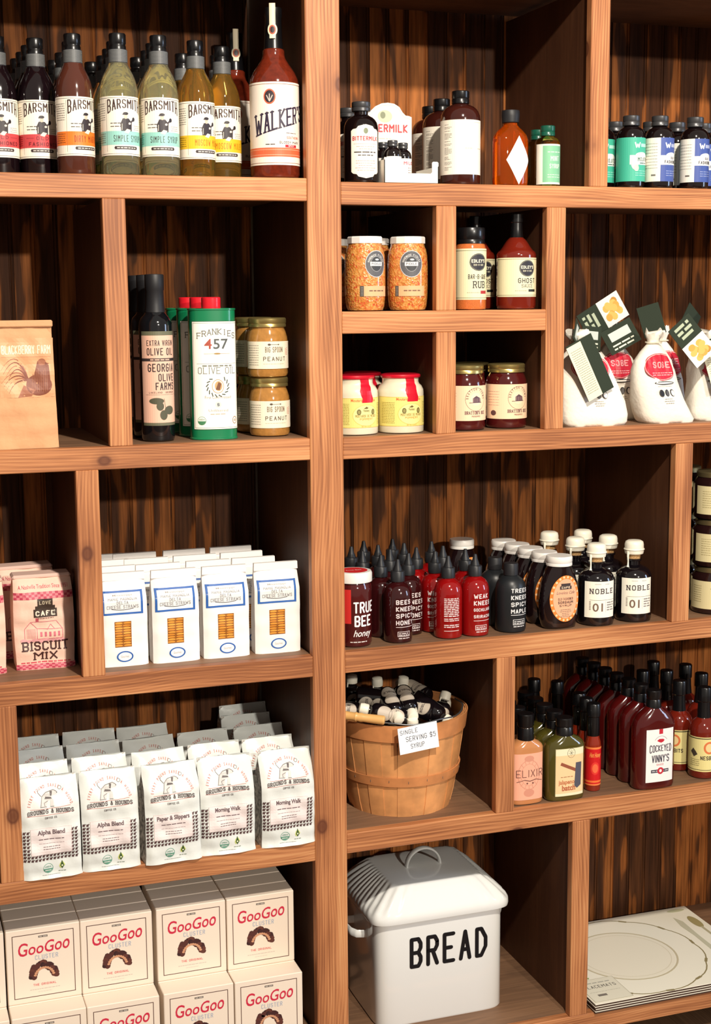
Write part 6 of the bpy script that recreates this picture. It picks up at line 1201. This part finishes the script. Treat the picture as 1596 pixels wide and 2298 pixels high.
# ------------------------------------------------------------------ bread bin
def bread():
    t = thing('bread_bin', 'white enamel bread bin with fluted lid and black lettering', 'bread bin', (0.2840, 0.185, ZR5), 0)
    EN = mat('white_enamel', (240, 242, 240), 0.16, coat=0.6)
    hw, hd, H = 0.1360, 0.1030, 0.228
    V, F = loftvf([(hw * 0.985, hd * 0.98, 0.0, 9), (hw, hd, 0.004, 9), (hw, hd, H, 9)], 240); link('bin_body', V, F, EN, t, True, None, 40)
    parts = []
    lw, ld = hw + 0.011, hd + 0.012
    def wob(p, k):
        x, y, z = p; s = max(0.0, min(1.0, (k - 2) / 3.0)); 
        if 2 < k < 8:
            an = math.atan2(y / ld, x / lw); side = max(0, abs(cos(an)) - 0.35) ; cor = 0.0030 * sin(an * 44) * min(1, side * 4) * max(0, 1 - abs(k - 5.2) / 3.2)
            return (x, y, z + cor)
        return p
    secs = [(lw - 0.001, ld - 0.001, H - 0.010, 9), (lw, ld, H - 0.012, 9), (lw + 0.0012, ld + 0.0012, H - 0.006, 9), (lw + 0.0005, ld + 0.0005, H + 0.003, 9), (lw - 0.004, ld - 0.003, H + 0.010, 9), (lw - 0.018, ld - 0.011, H + 0.023, 9), (lw - 0.034, ld - 0.021, H + 0.037, 9), (lw - 0.048, ld - 0.030, H + 0.048, 9), (lw - 0.052, ld - 0.033, H + 0.0505, 9), (lw - 0.057, ld - 0.038, H + 0.0515, 8), (lw - 0.080, ld - 0.060, H + 0.0522, 6), (0.001, 0.001, H + 0.053, 3)]
    lid = loft('lid', secs, EN, t, 288, 50, wob)
    pts = [(-0.036 * cos(a_), 0.0, H + 0.052 + 0.036 * sin(a_)) for a_ in [pi * i / 20 for i in range(21)]]
    v1 = tubevf(pts, 0.0026, 12, False, 3.2)
    hn = link('lid_handle', v1[0], v1[1], EN, lid, True, None, 60)
    for s in (-1, 1):
        P = [(s * (hw - 0.001), -0.036, 0.170), (s * (hw + 0.018), -0.034, 0.172), (s * (hw + 0.026), -0.022, 0.173), (s * (hw + 0.028), 0.0, 0.173), (s * (hw + 0.026), 0.022, 0.173), (s * (hw + 0.018), 0.034, 0.172), (s * (hw - 0.001), 0.036, 0.170)]
        sm = []
        for i in range(len(P) - 1):
            for k in range(4): q = k / 4; sm.append(tuple(P[i][j] + (P[i + 1][j] - P[i][j]) * q for j in range(3)))
        sm.append(P[-1]); tube('side_handle', sm, 0.0030, EN, t, 10, False, 2.7)
    a = Art(); K = (20, 20, 24); a.stroke('BREAD', 0.014, 0.115, 0.064, 0.166, K, 0.13, gap=0.28)
    a.build('lettering', lambda u, v_, h: (u, -hd * (1 - min(0.999, abs(u) / hw) ** 9) ** (1 / 9) - 0.0004 - h, v_), t, 0.008, rough=0.3)
bread()
# placemats
def mats():
    x0, x1, y0, y1 = 0.5770, 0.9920, -0.006, 0.336; PM = mat('cork_backing', (70, 48, 36), 0.8)
    for i in range(4):
        z = ZR5 + i * 0.0050; j = [0.0, 0.001, -0.001, 0.0][i]
        t = thing('placemat', ['placemat at the bottom of the stack', 'second placemat from the bottom of the stack', 'third placemat from the bottom of the stack', 'top placemat printed with an ornate cream dinner plate'][i], 'placemat', ((x0 + x1) / 2 + j, (y0 + y1) / 2, z), 0, 'stacked placemats')
        w_, d_ = (x1 - x0) / 2, (y1 - y0) / 2
        box('backing', -w_, w_, -d_, d_, 0, 0.0032, PM, t, 0, centre=False); s_ = box('printed_face', -w_, w_, -d_, d_, 0.0032, 0.0048, mat('laminate_cream', (250, 245, 226), 0.4), t, 0, centre=False)
        if i == 3:
            a = Art(); O = (150, 138, 100)
            n = 60; P = []
            for k in range(n): an = 2 * pi * k / n; r = 0.168 + 0.004 * abs(sin(an * 6)); P.append((-0.045 + r * cos(an), -0.003 + r * 0.985 * sin(an)))
            a.poly(P, (250, 246, 228), 0)
            for k in range(n): p, q = P[k], P[(k + 1) % n]; a.line(*p, *q, 0.0028 if k % 5 else 0.006, O, 1)
            a.arc(-0.045, -0.003, 0.112, 0.110, 0.004, (206, 196, 166), 2, n=48); a.ell(-0.045, -0.003, 0.106, 0.104, (246, 240, 220), 1, 48); a.arc(-0.045, -0.003, 0.098, 0.096, 0.0015, (226, 218, 194), 2, n=48)
            a.poly([(0.142, -0.07), (0.154, -0.075), (0.156, 0.03), (0.160, 0.10), (0.150, 0.125), (0.143, 0.08), (0.146, 0.03)], (206, 204, 178), 2); a.ell(0.186, 0.09, 0.011, 0.030, (170, 158, 110), 2); a.rect(0.183, -0.08, 0.189, 0.065, (190, 182, 148), 2); a.ell(0.175, 0.155, 0.022, 0.007, (206, 206, 170), 2)
            a.rect(-0.204, -0.165, -0.118, -0.075, (236, 232, 212), 3); a.frame(-0.204, -0.165, -0.118, -0.075, 0.001, (196, 190, 170), 4)
            a.stroke('PLACEMATS', -0.163, -0.112, 0.0115, 0.072, (120, 118, 112), 0.13, l=4, gap=0.3); a.micro(-0.19, -0.13, -0.092, 1, 0.003, 0.003, (170, 170, 160), 4, 3, True); a.micro(-0.185, -0.165, -0.145, 1, 0.003, 0.008, (130, 124, 116), 4, 5); a.micro(-0.196, -0.126, -0.128, 1, 0.003, 0.0016, (200, 196, 180), 4, 7)
            a.line(-0.2, -0.05, -0.168, -0.07, 0.006, (150, 170, 110), 2)
            a.build('printing', lambda u, v_, h: (u, v_, 0.0049 + h), t, None, rough=0.3)
mats()
